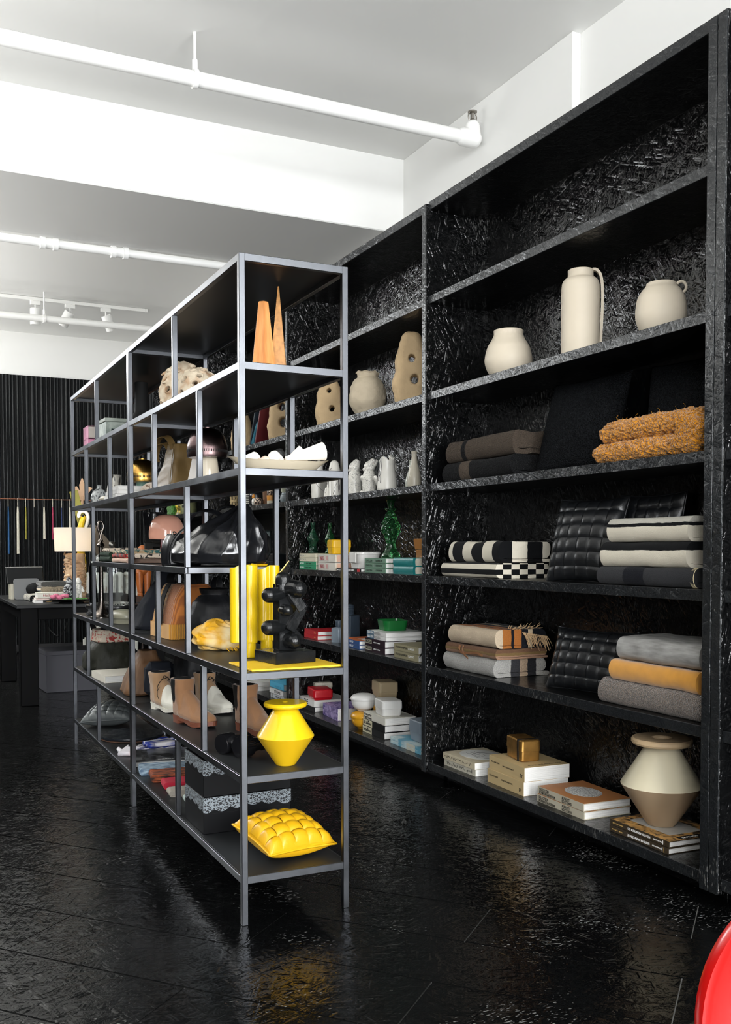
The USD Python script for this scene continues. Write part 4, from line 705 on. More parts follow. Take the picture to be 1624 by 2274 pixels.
blanket('black boucle blanket with one brown band, underneath on the third shelf', 2.462, 3.60, 4.19, z3, .095, .30, ramp_obj('wool_black_brown', 'y', 0, .6, [(0, BLK), (.58, BRWN), (.73, BLK)], scale=260, strength=1, dist=.004), .026, 1, .009)
blanket('brown boucle blanket with one black band, on top of the black one', 2.470, 3.60, 4.17, z3+.097, .105, .29, ramp_obj('wool_brown_black', 'y', 0, .6, [(0, BRWN), (.66, BLK), (.72, BRWN)], scale=260, strength=1, dist=.004, mix=.5), .027, 2, .011)
t = thing('folded_blanket', 'thick mustard boucle blanket folded in two on the third shelf', 'blanket', (2.465, 2.44, z3))
sl_ = lambda x0, x1, y0, y1, z, r: [(x, y, z, r) for x in (x0, x1) for y in (y0, y1)]
m_ = hulls([sl_(.045, .15, .10, .585, .043, .042), sl_(.045, .15, .10, .55, .124, .041), sl_(.045, .15, .10, .14, .043, .042)+sl_(.05, .14, .055, .12, .085, .050)+sl_(.045, .15, .10, .14, .124, .042)], .012, 6)
m_ = m_.subdivide_to_size(.0075); m_.merge_vertices(); v_ = m_.vertices; m_.vertices = wavy(5, .012)(v_); m_ = rough(rough(m_, .007, 70, 3, 2), .0045, 150, 8, 1); m_.vertices[:, 2] = np.maximum(m_.vertices[:, 2], .0005)
MUST = boucle('mustard_boucle', (.20, .060, .002), (.60, .235, .008), 170, 1.0, .006)
part(t, 'fabric', m_, MUST, True)
rs = np.random.default_rng(4); idx = rs.integers(0, len(m_.vertices), 140); nn = m_.vertex_normals
part(t, 'loose_fibres', cat([tube(spline([m_.vertices[i], m_.vertices[i]+nn[i]*.006+rs.normal(0, .003, 3), m_.vertices[i]+nn[i]*.010+rs.normal(0, .006, 3)], 5), .0004, 3) for i in idx if m_.vertices[i, 2] > .02]), M('mustard_fibre', (.72, .32, .02), .9), kind='stuff')
blanket('striped black and white blanket with small checks at its end', 2.462, 3.715, 4.205, z4, .072, .30, checks_obj('wool_small_checks', 22, .001, 42, (.1, .2, .28), BLK, OFFW), .0165, 6, .004)
blanket('black and white blanket with large square checks folded on top of the striped one', 2.470, 3.70, 4.14, z4+.073, .098, .29, checks_obj('wool_large_checks', 11.8, 11.5, .001, (.15, .35, .2), OFFW, BLK), .014, 7, .008)
CREAMB = ramp_obj('wool_cream_black', 'x', 0, .3, [(0, OFFW), (.24, BLK), (.46, (.60, .56, .46)), (.7, BLK)], scale=600, mix=.12)
CREAMZ = ramp_obj('wool_cream_top', 'z', 0, .1, [(0, OFFW), (.60, BLK), (.72, (.50, .48, .42))], scale=600, mix=.12); CREAMY = ramp_obj('wool_cream_middle', 'z', 0, .1, [(0, OFFW), (.66, BLK)], scale=600, mix=.12)
t = blanket('charcoal blanket with a stitched edge at the bottom of the cream stack', 2.462, 2.50, 3.005, z4, .070, .30, ramp_obj('wool_charcoal', 'y', 0, .5, [(0, (.045, .046, .05)), (.50, (.012, .013, .018)), (.72, (.05, .051, .055))], scale=500, mix=.5), .018, 8, .004)
st_pts = [(.035*.7-.034*.72*math.sin(a), -.001, .035-.034*math.cos(a)) for a in np.linspace(.1, np.pi-.1, 20)]
part(t, 'stitch', cat([tube(spline(st_pts, 40), .0014, 5)]+[tube([p, (p[0]-.001, .016, p[2])], .0008, 4) for p in spline(st_pts, 22)]), M('stitch_cream', (.66, .55, .34), .8))
blanket('cream blanket with a wide black band, middle of the stack of three', 2.464, 2.535, 2.99, z4+.069, .093, .29, CREAMY, .017, 9, .005)
blanket('cream blanket with black bands, on top of the stack of three', 2.466, 2.53, 2.955, z4+.162, .090, .29, CREAMZ, .015, 10, .005)
# fifth shelf
PATCH = ramp_obj('wool_white_grey', 'x', 0, .3, [(0, (.50, .49, .46)), (.33, (.05, .05, .055)), (.5, (.52, .38, .26)), (.64, (.03, .03, .034)), (.8, (.5, .48, .44))], scale=330, strength=.9, dist=.003, mix=.35)
blanket('shaggy white and charcoal blanket at the bottom of the fringed stack', 2.462, 3.73, 4.18, z5, .085, .30, PATCH, .018, 11, .007)
t = blanket('thin olive brown throw with a leather strap, between the white and orange blankets', 2.462, 3.715, 4.16, z5+.084, .048, .29, ramp_obj('wool_moss_stripe', 'z', 0, .05, [(0, (.34, .20, .13)), (.45, (.20, .13, .055)), (.7, (.16, .085, .05))], scale=420, mix=.2), .012, 12, .004)
part(t, 'leather_strap', cat([strap(spline([(-.004, .30, .045), (-.008, .30, .02), (-.006, .25, .01), (-.008, .17, .02), (-.006, .10, .012)], 30), .010, .003, (0, .3, 1)), strap(spline([(-.004, .27, .046), (-.010, .27, .02), (-.012, .24, .0), (-.010, .22, -.012)], 16), .008, .003, (0, 1, 0))]), M('tan_leather', (.22, .10, .045), .45))
t = blanket('orange and cream blanket with tan fringe on top of the stack', 2.462, 3.72, 4.13, z5+.134, .086, .29, ramp_obj('wool_orange_cream', 'x', 0, .3, [(0, (.62, .50, .36)), (.155, (.42, .15, .035)), (.31, (.012, .013, .018)), (.36, (.46, .16, .04)), (.5, (.012, .013, .018)), (.62, (.58, .45, .30)), (.7, (.01, .011, .015))], scale=360, mix=.25), .016, 13, .006)
FR = M('fringe_tan', (.50, .33, .18), .9)
fringe(t, [(.10+.0045*k, .02+.012*(k % 5), .084+.002*(k % 3)) for k in range(40)], [(.25, -.35, .55)]*40, .034, FR, 1, .002, .004); fringe(t, [(.15+.0035*k, -.004, .074-.0006*k) for k in range(40)], [(.15, -.35, -.6)]*40, .075, FR, 2, .0018, .015)
t = blanket('dark brown boucle throw at the bottom beneath the mustard one', 2.456, 2.44, 2.985, z5, .094, .30, boucle('brown_boucle', (.020, .015, .012), (.16, .125, .10), 230, 1.0, .005), .028, 14, .008)
t = blanket('smooth mustard throw in the middle under the grey one', 2.462, 2.478, 2.93, z5+.093, .078, .29, M('mustard_wool', (.60, .26, .015), .9, var=.15, vscale=30, bump=.5, bscale=600, bdist=.001, sheen_weight=.4), .024, 15, .006)
fringe(t, [(.03+.006*k, -.002, .055) for k in range(6)], [(-.1, -.2, -.8)]*6, .10, M('fringe_pale', (.56, .44, .28), .9), 4, .0022, .03)
t = blanket('fine grey throw with long pale fringe on top of the mustard one', 2.468, 2.475, 2.90, z5+.174, .090, .29, threshold('grey_wool', (.20, .195, .185), (.36, .355, .34), 60, .5, .2, .95, stretch=(1, .2, 1)), .026, 16, .007)
fringe(t, [(.02+.005*k, -.002, .075-.001*k) for k in range(20)], [(-.05, -.12, -.9)]*20, .13, M('fringe_pale', (.56, .44, .28), .9), 3, .0022, .03)

def pillow_pt(u, v, w, h, th, side=1):
    a = np.clip((1-u*u)*(1-v*v), 0, 1)**.42
    return np.stack([w/2*u*(1-.07*(1-v*v)*u*u), h/2*v*(1-.07*(1-u*u)*v*v), side*th/2*a], -1)
def pillow_mesh(w, h, th, n=28, s=1.0):
    q = np.linspace(-1, 1, n); U, V_ = np.meshgrid(q, q, indexing='ij'); top = pillow_pt(U, V_, w, h, th*s, 1).reshape(-1, 3); bot = pillow_pt(U, V_, w, h, th*s, -1).reshape(-1, 3)
    i = np.arange(n*n).reshape(n, n); a, b_, c, d = i[:-1, :-1].ravel(), i[1:, :-1].ravel(), i[1:, 1:].ravel(), i[:-1, 1:].ravel(); f = np.vstack([np.stack([a, b_, c], 1), np.stack([a, c, d], 1)])
    m = trimesh.Trimesh(np.vstack([top, bot]), np.vstack([f, f[:, ::-1]+n*n]), process=True); m.merge_vertices(digits_vertex=5); return m
def cushion(label, loc, rot, w, h, th, mat, nx=0, ny=0, cy=True, name='cushion', seed=0, matb=None, bulge=.007, piping=True):
    t = thing(name, label, 'cushion', loc, rot=rot); off = (0, h*.47 if cy else 0, 0)
    base = pillow_mesh(w, h, th, 30, .9 if nx else 1)
    part(t, 'body', tf(rough(base, .004, 9, seed), off), matb or mat, True)
    if piping:
        e = np.linspace(-1, 1, 24); o = np.ones(24); loop = np.vstack([pillow_pt(e, -o, w, h, th), pillow_pt(o, e, w, h, th)[1:], pillow_pt(e[::-1], o, w, h, th)[1:], pillow_pt(-o, e[::-1], w, h, th)[1:]])
        part(t, 'piping', tf(tube(loop, .004, 7), off), mat, True)
    for i in range(nx):
        for j in range(ny):
            hz = (i+j) % 2; g = .035/nx*2
            u0, u1 = -1+2*i/nx, -1+2*(i+1)/nx; v0, v1 = -1+2*j/ny, -1+2*(j+1)/ny
            s_ = 8; q = np.linspace(0, 1, s_); A, B_ = np.meshgrid(q, q, indexing='ij')
            ex = .10/nx if hz else -.02/nx; ey = .10/ny if not hz else -.02/ny
            uu = np.clip(u0-ex+(u1-u0+2*ex)*A, -.985, .985); vv = np.clip(v0-ey+(v1-v0+2*ey)*B_, -.985, .985)
            pt = pillow_pt(uu, vv, w, h, th); ax, ay = (2*A-1), (2*B_-1)
            along, across = (ax, ay) if hz else (ay, ax)
            pt[..., 2] += bulge*((1-across**2*.95)**.5*.8+np.maximum(1-along**2, 0)**.6*1.1-.9)*np.clip(np.minimum(1-abs(uu), 1-abs(vv))*9, .15, 1)
            idx = np.arange(s_*s_).reshape(s_, s_); a, b_, c, d = idx[:-1, :-1].ravel(), idx[1:, :-1].ravel(), idx[1:, 1:].ravel(), idx[:-1, 1:].ravel()
            part(t, 'leather_strip', tf(trimesh.Trimesh(pt.reshape(-1, 3), np.vstack([np.stack([a, b_, c], 1), np.stack([a, c, d], 1)]), process=False), off), mat, True)
    return t
BLEA = M('black_leather', (.009, .010, .0115), .30, spec=.5, bump=.25, bscale=160, bdist=.0015)
BBOU = boucle('black_boucle', (.002, .0021, .0024), (.011, .012, .0135), 200, 1.0, .006)
cushion('large black boucle cushion leaning against the back of the third shelf, beside the brown blankets', (2.575, 3.31, z3+.002), (74, 0, -84), .46, .43, .13, BBOU, seed=1, piping=False)
cushion('large black boucle cushion standing behind the mustard blanket', (2.705, 2.79, z3+.002), (83, 0, -88), .48, .42, .075, BBOU, seed=2, piping=False)
cushion('black woven leather cushion standing between the checked and the cream blankets', (2.565, 3.245, z4+.002), (75, 0, -80), .37, .37, .12, BLEA, 6, 6)
cushion('black woven cushion behind the front one on the fourth shelf', (2.695, 3.0, z4+.002), (83, 0, -88), .36, .37, .07, BLEA, 6, 6)
cushion('oblong black woven leather cushion between the blanket stacks on the fifth shelf', (2.575, 3.22, z5+.004), (72, 0, -80), .43, .27, .11, BLEA, 7, 5)
# ---------------------------------------------------------------- things on the steel shelves
s2, s3, s4, s5, s6, s7 = [z+.001 for z in SZ[1:]]
WOOD = reg('golden_wood', {'t': ('texture_coordinate', {}), 'm': ('mapping', dict(scale=(60, 60, 5))), 'v': ('noise_texture', dict(scale=1, detail=4)), 'r': ('rgb_ramp', {'ramp': [(.3, (.40, .14, .035)), (.7, (.62, .28, .09))]}), 'p': ('principled_bsdf', dict(roughness=.45))}, [('t.object', 'm.vector'), ('m.vector', 'v.vector'), ('v.fac', 'r.fac'), ('r.color', 'p.base_color')])
def ngon(r, n, z, a0=0): a = np.arange(n)/n*2*np.pi+a0; return np.stack([r*np.cos(a), r*np.sin(a), np.full(n, z)], 1)
solo('wooden_obelisk', 'blunt six-sided wooden obelisk on the top shelf at the near end', 'ornament', loft([ngon(.048, 6, 0, .25), ngon(.019, 6, .245, .25), ngon(.017, 6, .248, .25)]), WOOD, (1.135, 3.13, s2), smooth=False)
solo('wooden_obelisk', 'tall pointed wooden obelisk behind the blunt one', 'ornament', loft([ngon(.042, 4, 0, .35), ngon(.003, 4, .318, .35)]), M('amber_wood', (.50, .23, .06), .45, var=.45, vscale=50), (1.205, 3.17, s2), smooth=False)
def coral(label, loc, r, sz, seed, n):
    rg = np.random.default_rng(seed); sk = m3.Manifold.sphere(r, 48).scale((1, 1.05, sz)); pts = []
    while len(pts) < n:
        p = rg.normal(size=3); p /= np.linalg.norm(p)
        if p[2] > -.35 and all(np.linalg.norm(p-q) > .36 for q in pts): pts.append(p)
        elif rg.random() < .002: break
    sk -= m3.Manifold.sphere(r*.84, 32).scale((1, 1.05, sz)); rims = []
    for p in pts:
        d = p*np.array([1, 1.05, sz]); rr_ = r*rg.uniform(.10, .135); M4 = trimesh.geometry.align_vectors([0, 0, 1], d/np.linalg.norm(d)); c = d*r
        cone = trimesh.creation.annulus(rr_*.8, rr_*1.5, .010); cone.apply_transform(M4); cone.apply_translation(c*1.0)
        sk += man(tf(cone)); cy = trimesh.creation.cylinder(rr_, r*.9, sections=20); cy.apply_transform(M4); cy.apply_translation(c); sk -= man(cy)
    t = unman(sk.refine_to_length(.010)); trimesh.smoothing.filter_taubin(t, iterations=6); t = rough(t, .004, 40, seed); t.vertices[:, 2] = np.maximum(t.vertices[:, 2]-np.percentile(t.vertices[:, 2], 3), 0)
    return solo('pierced_ceramic', label, 'ceramic', t, threshold('coral_clay', (.42, .22, .10), (.66, .56, .42), 14, .42, .10, .75), loc, smooth=True)
coral('tall sandy ceramic form covered in round holes, behind the lower one', (1.165, 4.26, s2), .102, 1.50, 3, 46)
coral('lower sandy ceramic form covered in round holes at the shelf edge', (1.14, 3.93, s2), .092, 1.12, 8, 46)
solo('black_bottle_vase', 'matt black bottle vase with a thick neck in the dark of the top shelf', 'vase', hollow(smoothprof([(.08, 0), (.09, .02), (.085, .08), (.05, .125), (.036, .15), (.034, .28), (.035, .30)], 40), .006, 40), M('black_clay', (.012, .012, .012), .7), (1.20, 5.22, s2))
GBX = threshold('marbled_green_card', (.22, .27, .24), (.42, .47, .42), 22, .5, .1, .5)
t = thing('keepsake_box', 'marbled grey-green box with a glass lid at the far end of the top shelf', 'box', (1.07, 5.52, s2), 2); part(t, 'box', bx((0, 0, 0), (.16, .22, .125), .002), GBX); part(t, 'lid', bx((-.006, -.006, .125), (.166, .226, .145), .002), M('pale_green_lid', (.36, .40, .35), .3)); part(t, 'window', bx((.03, -.002, .03), (.13, .002, .085), .0), M('dark_window', (.02, .03, .03), .1))
t = thing('keepsake_box', 'small marbled grey-green box beside the pink boxes', 'box', (1.10, 5.77, s2), 2); part(t, 'box', bx((0, 0, 0), (.12, .12, .075), .002), GBX); part(t, 'lid', bx((-.004, -.004, .075), (.124, .124, .088), .002), M('pale_green_lid', (.36, .40, .35), .3))
PNK = M('pink_card', (.60, .22, .36), .5)
for k in range(2): t = thing('pink_box', ('lower flat pink box at the end of the top shelf', 'upper flat pink box at the end of the top shelf')[k], 'box', (1.04, 5.90, s2+.072*k)); part(t, 'sleeve', bx((0, 0, 0), (.002, .16, .070), .0005), PNK); part(t, 'carton', bx((.0015, 0, 0), (.11, .16, .070), .001), PNK if k == 0 else M('pale_card', (.50, .44, .40), .6)); part(t, 'lid_edge', bx((-.001, 0, .064), (.05, .16, .0705), .0005), PNK)

# tray with shells
t = thing('boat_tray', 'long boat-shaped beige ceramic tray at the shelf end', 'tray', (1.16, 3.05, s3), 0)
rg = [np.stack([(L/2)*np.cos(a)*1.0, (W/2)*np.sin(a)*(1-.25*np.cos(a)**2), np.full(48, z)+np.abs(np.cos(a))**4*lift], 1) for a in [np.arange(48)/48*2*np.pi] for L, W, z, lift in ((.20, .07, 0, 0), (.25, .105, .004, .003), (.34, .155, .030, .010), (.358, .165, .034, .012), (.345, .157, .033, .012), (.25, .10, .010, .003))]
part(t, 'dish', loft(rg), M('tray_glaze', (.62, .54, .40), .45, var=.08, vscale=7))
NAP = M('white_linen', (.80, .76, .70), .8)
def nap(u): return None
cone_r = [circ(.010+.022*k/9, 0, 20) for k in range(10)]
cn = loft([tf(trimesh.Trimesh(circ(.006+.026*k/9, 0, 20), []), (0, 0, .15*k/9)).vertices*np.array([1, .75, 1]) for k in range(10)], (True, False)); cn = cat([cn, loft([circ(.032, .15, 20)*np.array([1, .75, 1]), circ(.026, .148, 20)*np.array([1, .75, 1]), circ(.004, .02, 20)], (False, True))])
solo('linen_cone', 'white linen napkin rolled into a cone at one end of the tray', 'napkin', tf(cn, r=(0, 78, 0)), NAP, (1.175, 3.03, s3+.045), 8, smooth=60)
t = thing('paper_cone', 'pale folded paper fan lying in the tray behind the cone', 'paper', (1.20, 3.07, s3+.030)); part(t, 'sheet', tf(loft([circ(.004, -.07, 12, 1, .6), circ(.036, .07, 12, 1, .5)]), r=(0, 62, 14)), M('pale_paper', (.80, .70, .58), .7))
SHELL = M('shell_pink', (.72, .55, .44), .45, var=.35, vscale=40); SHW = M('shell_white', (.80, .76, .68), .4)
def shell(label, loc, r, n, mat, rz): 
    ms = [ball(r*(1-.11*k), (r*1.1*k*.55, 0, r*(1-.11*k)*.95), (1.0, 1, 1), 2) for k in range(n)]
    o = m3.Manifold()
    for q in ms: o += man(q)
    q = unman(o.refine_to_length(.004)); trimesh.smoothing.filter_taubin(q, iterations=3); return solo('sea_shell', label, 'shell', rough(q, .002, 90, n), mat, loc, rz, smooth=True)
for a in (('large pale whelk shell at the near end of the tray', (1.075, 3.06, s3+.026), .020, 6, SHW, 150), ('white spiral shell in the middle of the tray', (1.135, 3.03, s3+.028), .021, 5, SHW, 40), ('small pink shell beside the black ball', (1.165, 3.055, s3+.026), .013, 5, SHELL, 10), ('pink and cream shell lying left of the white spiral', (1.105, 3.035, s3+.024), .014, 5, SHELL, 210), ('flat tan shell between the ball and the napkin', (1.195, 3.035, s3+.024), .011, 6, SHELL, -20)): shell(*a)
solo('black_urchin', 'small black knobbly ball sitting among the shells', 'ornament', rough(ball(.017, (0, 0, .017)), .003, 160), INK, (1.165, 3.06, s3+.046))
def dome_lamp(label, loc, r, h, shade, base, rb, hb, ribs=False, cap=True, flut=False):
    """A mushroom table lamp: shade, slotted rim, base."""
    t = thing('mushroom_lamp', label, 'table lamp', loc); z0 = hb
    pr = [(r*.985, z0-.012), (r, z0), (r*.99, z0+h*.25), (r*.92, z0+h*.52), (r*.74, z0+h*.80), (r*.45, z0+h*.955), (r*.24, z0+h*.99), (0, z0+h)]
    part(t, 'shade', lathe(list(smoothprof(pr, 40))+[(0, z0+h-.004)]+[(max(q[0]-.003, .0001), q[1]-.002) for q in smoothprof(pr, 24)[::-1]], 72), shade)
    if cap: part(t, 'shade_cap', lathe([(0, z0+h-.003), (r*.22, z0+h-.003), (r*.22, z0+h+.003), (0, z0+h+.004)], 32), shade)
    if ribs:
        for k in range(72):
            a = k/72*2*np.pi; part(t, 'slot', tf(bc((0, 0, 0), (.0035, .003, .010), 0), (r*.998*math.cos(a), r*.998*math.sin(a), z0+.012), (0, 0, math.degrees(a)+90)), INK)
    if flut:
        a = np.arange(120)/120*2*np.pi; ring = lambda z, k=1: np.stack([(rb+.0022*np.cos(a*24))*k*np.cos(a), (rb+.0022*np.cos(a*24))*k*np.sin(a), np.full(120, z)], 1)
        part(t, 'base', loft([ring(0), ring(z0+.02)]), base); part(t, 'foot', rbox([(rb*2.1, rb*2.1, .006, 0), (rb*2.1, rb*2.1, .006, .03), (rb*2.02, rb*2.02, .006, .032)]), base)
    else: part(t, 'base', lathe(smoothprof([(0, 0), (rb*1.05, 0), (rb*1.08, .004), (rb, z0*.5), (rb*.86, z0*.95), (rb*.84, z0+.02), (0, z0+.02)], 40), 56), base)
    return t
BRONZE = M('brushed_bronze', (.11, .075, .075), .27, metal=1, anisotropic=.6); BRASS = M('brushed_brass', (.62, .36, .09), .26, metal=1, anisotropic=.6)
dome_lamp('mushroom lamp with a dark bronze dome and a glossy beige base', (1.16, 3.875, s3), .083, .108, BRONZE, M('beige_gloss', (.56, .49, .38), .12), .046, .130, True)
dome_lamp('mushroom lamp with a golden dome and a green glass base', (1.17, 5.08, s3), .080, .105, BRASS, M('sea_green_gloss', (.12, .22, .19), .12), .036, .105, True)
dome_lamp('mushroom lamp with a glossy pale pink dome and a dark red fluted base', (1.20, 4.705, s4), .086, .108, M('pink_gloss', (.72, .36, .26), .12), M('oxblood_gloss', (.10, .004, .008), .25), .028, .128, False, False, True)
# slouchy tote
KHAKI_L = M('khaki_leather', (.17, .105, .035), .48, var=.25, vscale=9, bump=.15, bscale=120)
t = thing('tote_bag', 'tall khaki leather tote slumped with its handles folded over', 'bag', (1.18, 4.42, s3), 12)
rings = []
for k, (z, w, d, cx) in enumerate(((0, .15, .20, 0), (.02, .155, .205, 0), (.08, .13, .17, .004), (.15, .11, .13, .012), (.20, .10, .10, .016), (.225, .10, .085, .016))): rings.append(rr(w, d, .02, z, 8, (cx, 0)))
bg = loft(rings); bg = bg.subdivide().subdivide(); part(t, 'body', rough(bg, .012, 16, 3), KHAKI_L, True); part(t, 'side_seam', strap(spline([(-.078, -.07, .0), (-.066, -.06, .10), (-.04, -.035, .2)], 14), .012, .003, (0, 1, .1)), KHAKI_L)
part(t, 'handle', strap(spline([(-.02, .045, .205), (-.03, .09, .235), (-.04, .12, .215), (-.045, .13, .17), (-.05, .115, .15)], 30), .032, .004, (1, 0, .3)), KHAKI_L); part(t, 'handle', strap(spline([(-.03, -.02, .20), (-.045, .03, .262), (-.05, .09, .25), (-.055, .125, .20)], 30), .032, .004, (1, 0, .3)), KHAKI_L)
t = thing('paper_bag', 'flat white card bag with a dark edge beside the khaki tote', 'bag', (1.21, 4.20, s3), -35); part(t, 'panel', prism(Polygon([(-.05, 0), (.05, 0), (.02, .16), (-.015, .16)]), .012, 'y'), M('card_white', (.66, .62, .58), .5)); part(t, 'edge', prism(Polygon([(.052, 0), (.06, 0), (.03, .165), (.022, .165)]), .014, 'y'), KHAKI_L)
t = thing('half_moon_stone', 'pale speckled half-moon stone standing in front of the brass lamp', 'ornament', (1.15, 4.77, s3), -40); part(t, 'stone', prism(Point(0, 0).buffer(.070, 32).intersection(sbox(-1, 0, 1, 1)), .035, 'y', -.0175), threshold('terrazzo_pale', (.22, .13, .08), (.66, .56, .46), 85, .40, .05, .7))
for k in range(3): book(('white book at the bottom of the pile by the marbled vase', 'white book second in the pile by the marbled vase', 'white book on top of the pile under the brass lamp')[k], (1.0+.006*k, 4.90+.01*k, s3+.021*k), .36-.05*k, .20, .020, WB, PG_W, rz=-1+k)
MARB = threshold('marbled_ink_glaze', (.02, .018, .016), (.66, .63, .56), 26, .44, .03, .3, stretch=(1, 1, .35), distort=1.6)
solo('marbled_vase', 'white vase with running black marbling on the low dish', 'vase', hollow(smoothprof([(.036, 0), (.044, .012), (.040, .05), (.034, .08), (.038, .118)], 30), .004, 40), MARB, (1.13, 5.60, s3+.044))
t = thing('lidded_dish', 'low oval beige lidded dish under the marbled vase', 'dish', (1.12, 5.61, s3), 10); OATG = M('oat_glaze', (.54, .50, .40), .4, var=.06)
part(t, 'dish', loft([circ(1, z, 44, a, b_) for a, b_, z in ((.055, .075, 0), (.062, .085, .006), (.066, .09, .024))]), OATG); part(t, 'lid', loft([circ(1, z, 44, a, b_) for a, b_, z in ((.068, .093, .022), (.07, .096, .028), (.062, .086, .040), (.045, .06, .044))]), OATG)
SPK = threshold('speckled_ink_glaze', (.03, .035, .04), (.50, .52, .52), 75, .46, .05, .5, detail=2, stretch=(1, 1, .6))
solo('speckled_vase', 'small round vase densely speckled black and grey at the far end', 'vase', hollow(smoothprof([(.042, 0), (.052, .018), (.050, .055), (.030, .098), (.012, .112), (.012, .122), (.016, .127)], 40), .003, 40), SPK, (1.12, 6.0, s3))

# shelf 4: bag, boot, textiles
GLEA = M('glossy_black_leather', (.008, .0085, .010), .22, bump=.12, bscale=26, bdist=.008, rv=.06, vscale=9)
t = thing('leather_bag', 'large slouched glossy black leather bag with deep folds', 'bag', (1.165, 3.745, s4), 14)
W0 = []
for k, (z, w, d, cx, cy) in enumerate(((0, .30, .40, 0, 0), (.012, .33, .43, 0, 0), (.05, .335, .44, .0, 0), (.10, .30, .40, .01, -.01), (.15, .21, .30, .02, -.05), (.19, .12, .18, .03, -.085), (.228, .06, .10, .04, -.11), (.250, .03, .05, .045, -.12))): W0.append(rr(w, d, min(w, d)*.42, z, 12, (cx, cy)))
bg = loft(W0); bg = bg.subdivide().subdivide().subdivide(); bg.merge_vertices(); v = bg.vertices; ap = np.array([.045, -.11]); rad = np.arctan2(v[:, 1]-ap[1], v[:, 0]-ap[0]); dd = np.hypot(v[:, 1]-ap[1], v[:, 0]-ap[0]); rdg = lambda s: 1-np.abs(np.sin(s))**.55
amp_ = np.clip(v[:, 2]*10, .15, 1)*np.clip(dd*9, .2, 1); fold = (.020*rdg(rad*3.1+v[:, 2]*6+.4)+.013*rdg(rad*5.3-v[:, 2]*14+2)+.010*rdg(v[:, 2]*34+rad*1.7))*amp_-.012
bg.vertices = v+bg.vertex_normals*fold[:, None]; bg = rough(bg, .008, 9, 5); bg.vertices[:, 2] = np.maximum(bg.vertices[:, 2], .0); trimesh.smoothing.filter_taubin(bg, iterations=3); part(t, 'body', bg, GLEA, True)
part(t, 'end_panel', tf(rough(loft([rr(.16, .10, .035, z, 8, (0, 0))*np.array([k_, k_, 1]) for z, k_ in ((0, .96), (.01, 1), (.06, 1), (.10, .9), (.13, .7))]).subdivide(), .006, 14, 2), (-.075, .165, 0)), GLEA, True)
for q in (0, .018): part(t, 'piping', tube(spline([(-.168, .10-q, .008), (-.170, .10-q, .05), (-.155, .095-q, .10), (-.11, .08-q, .15)], 20), .003, 7), GLEA)
part(t, 'handle', strap(spline([(-.07, .14, .15), (-.05, .12, .20), (-.02, .05, .222), (.01, .0, .20)], 26), .022, .006, (1, 0, .4)), GLEA); part(t, 'handle', strap(spline([(.0, .12, .14), (.02, .09, .19), (.035, .02, .235), (.045, -.04, .235)], 26), .020, .006, (1, 0, .4)), GLEA); part(t, 'buckle', tf(trimesh.creation.torus(.012, .0025, 20, 8), (-.13, .12, .125), (70, 0, 20)), M('tarnished_nickel', (.35, .33, .3), .3, metal=1))
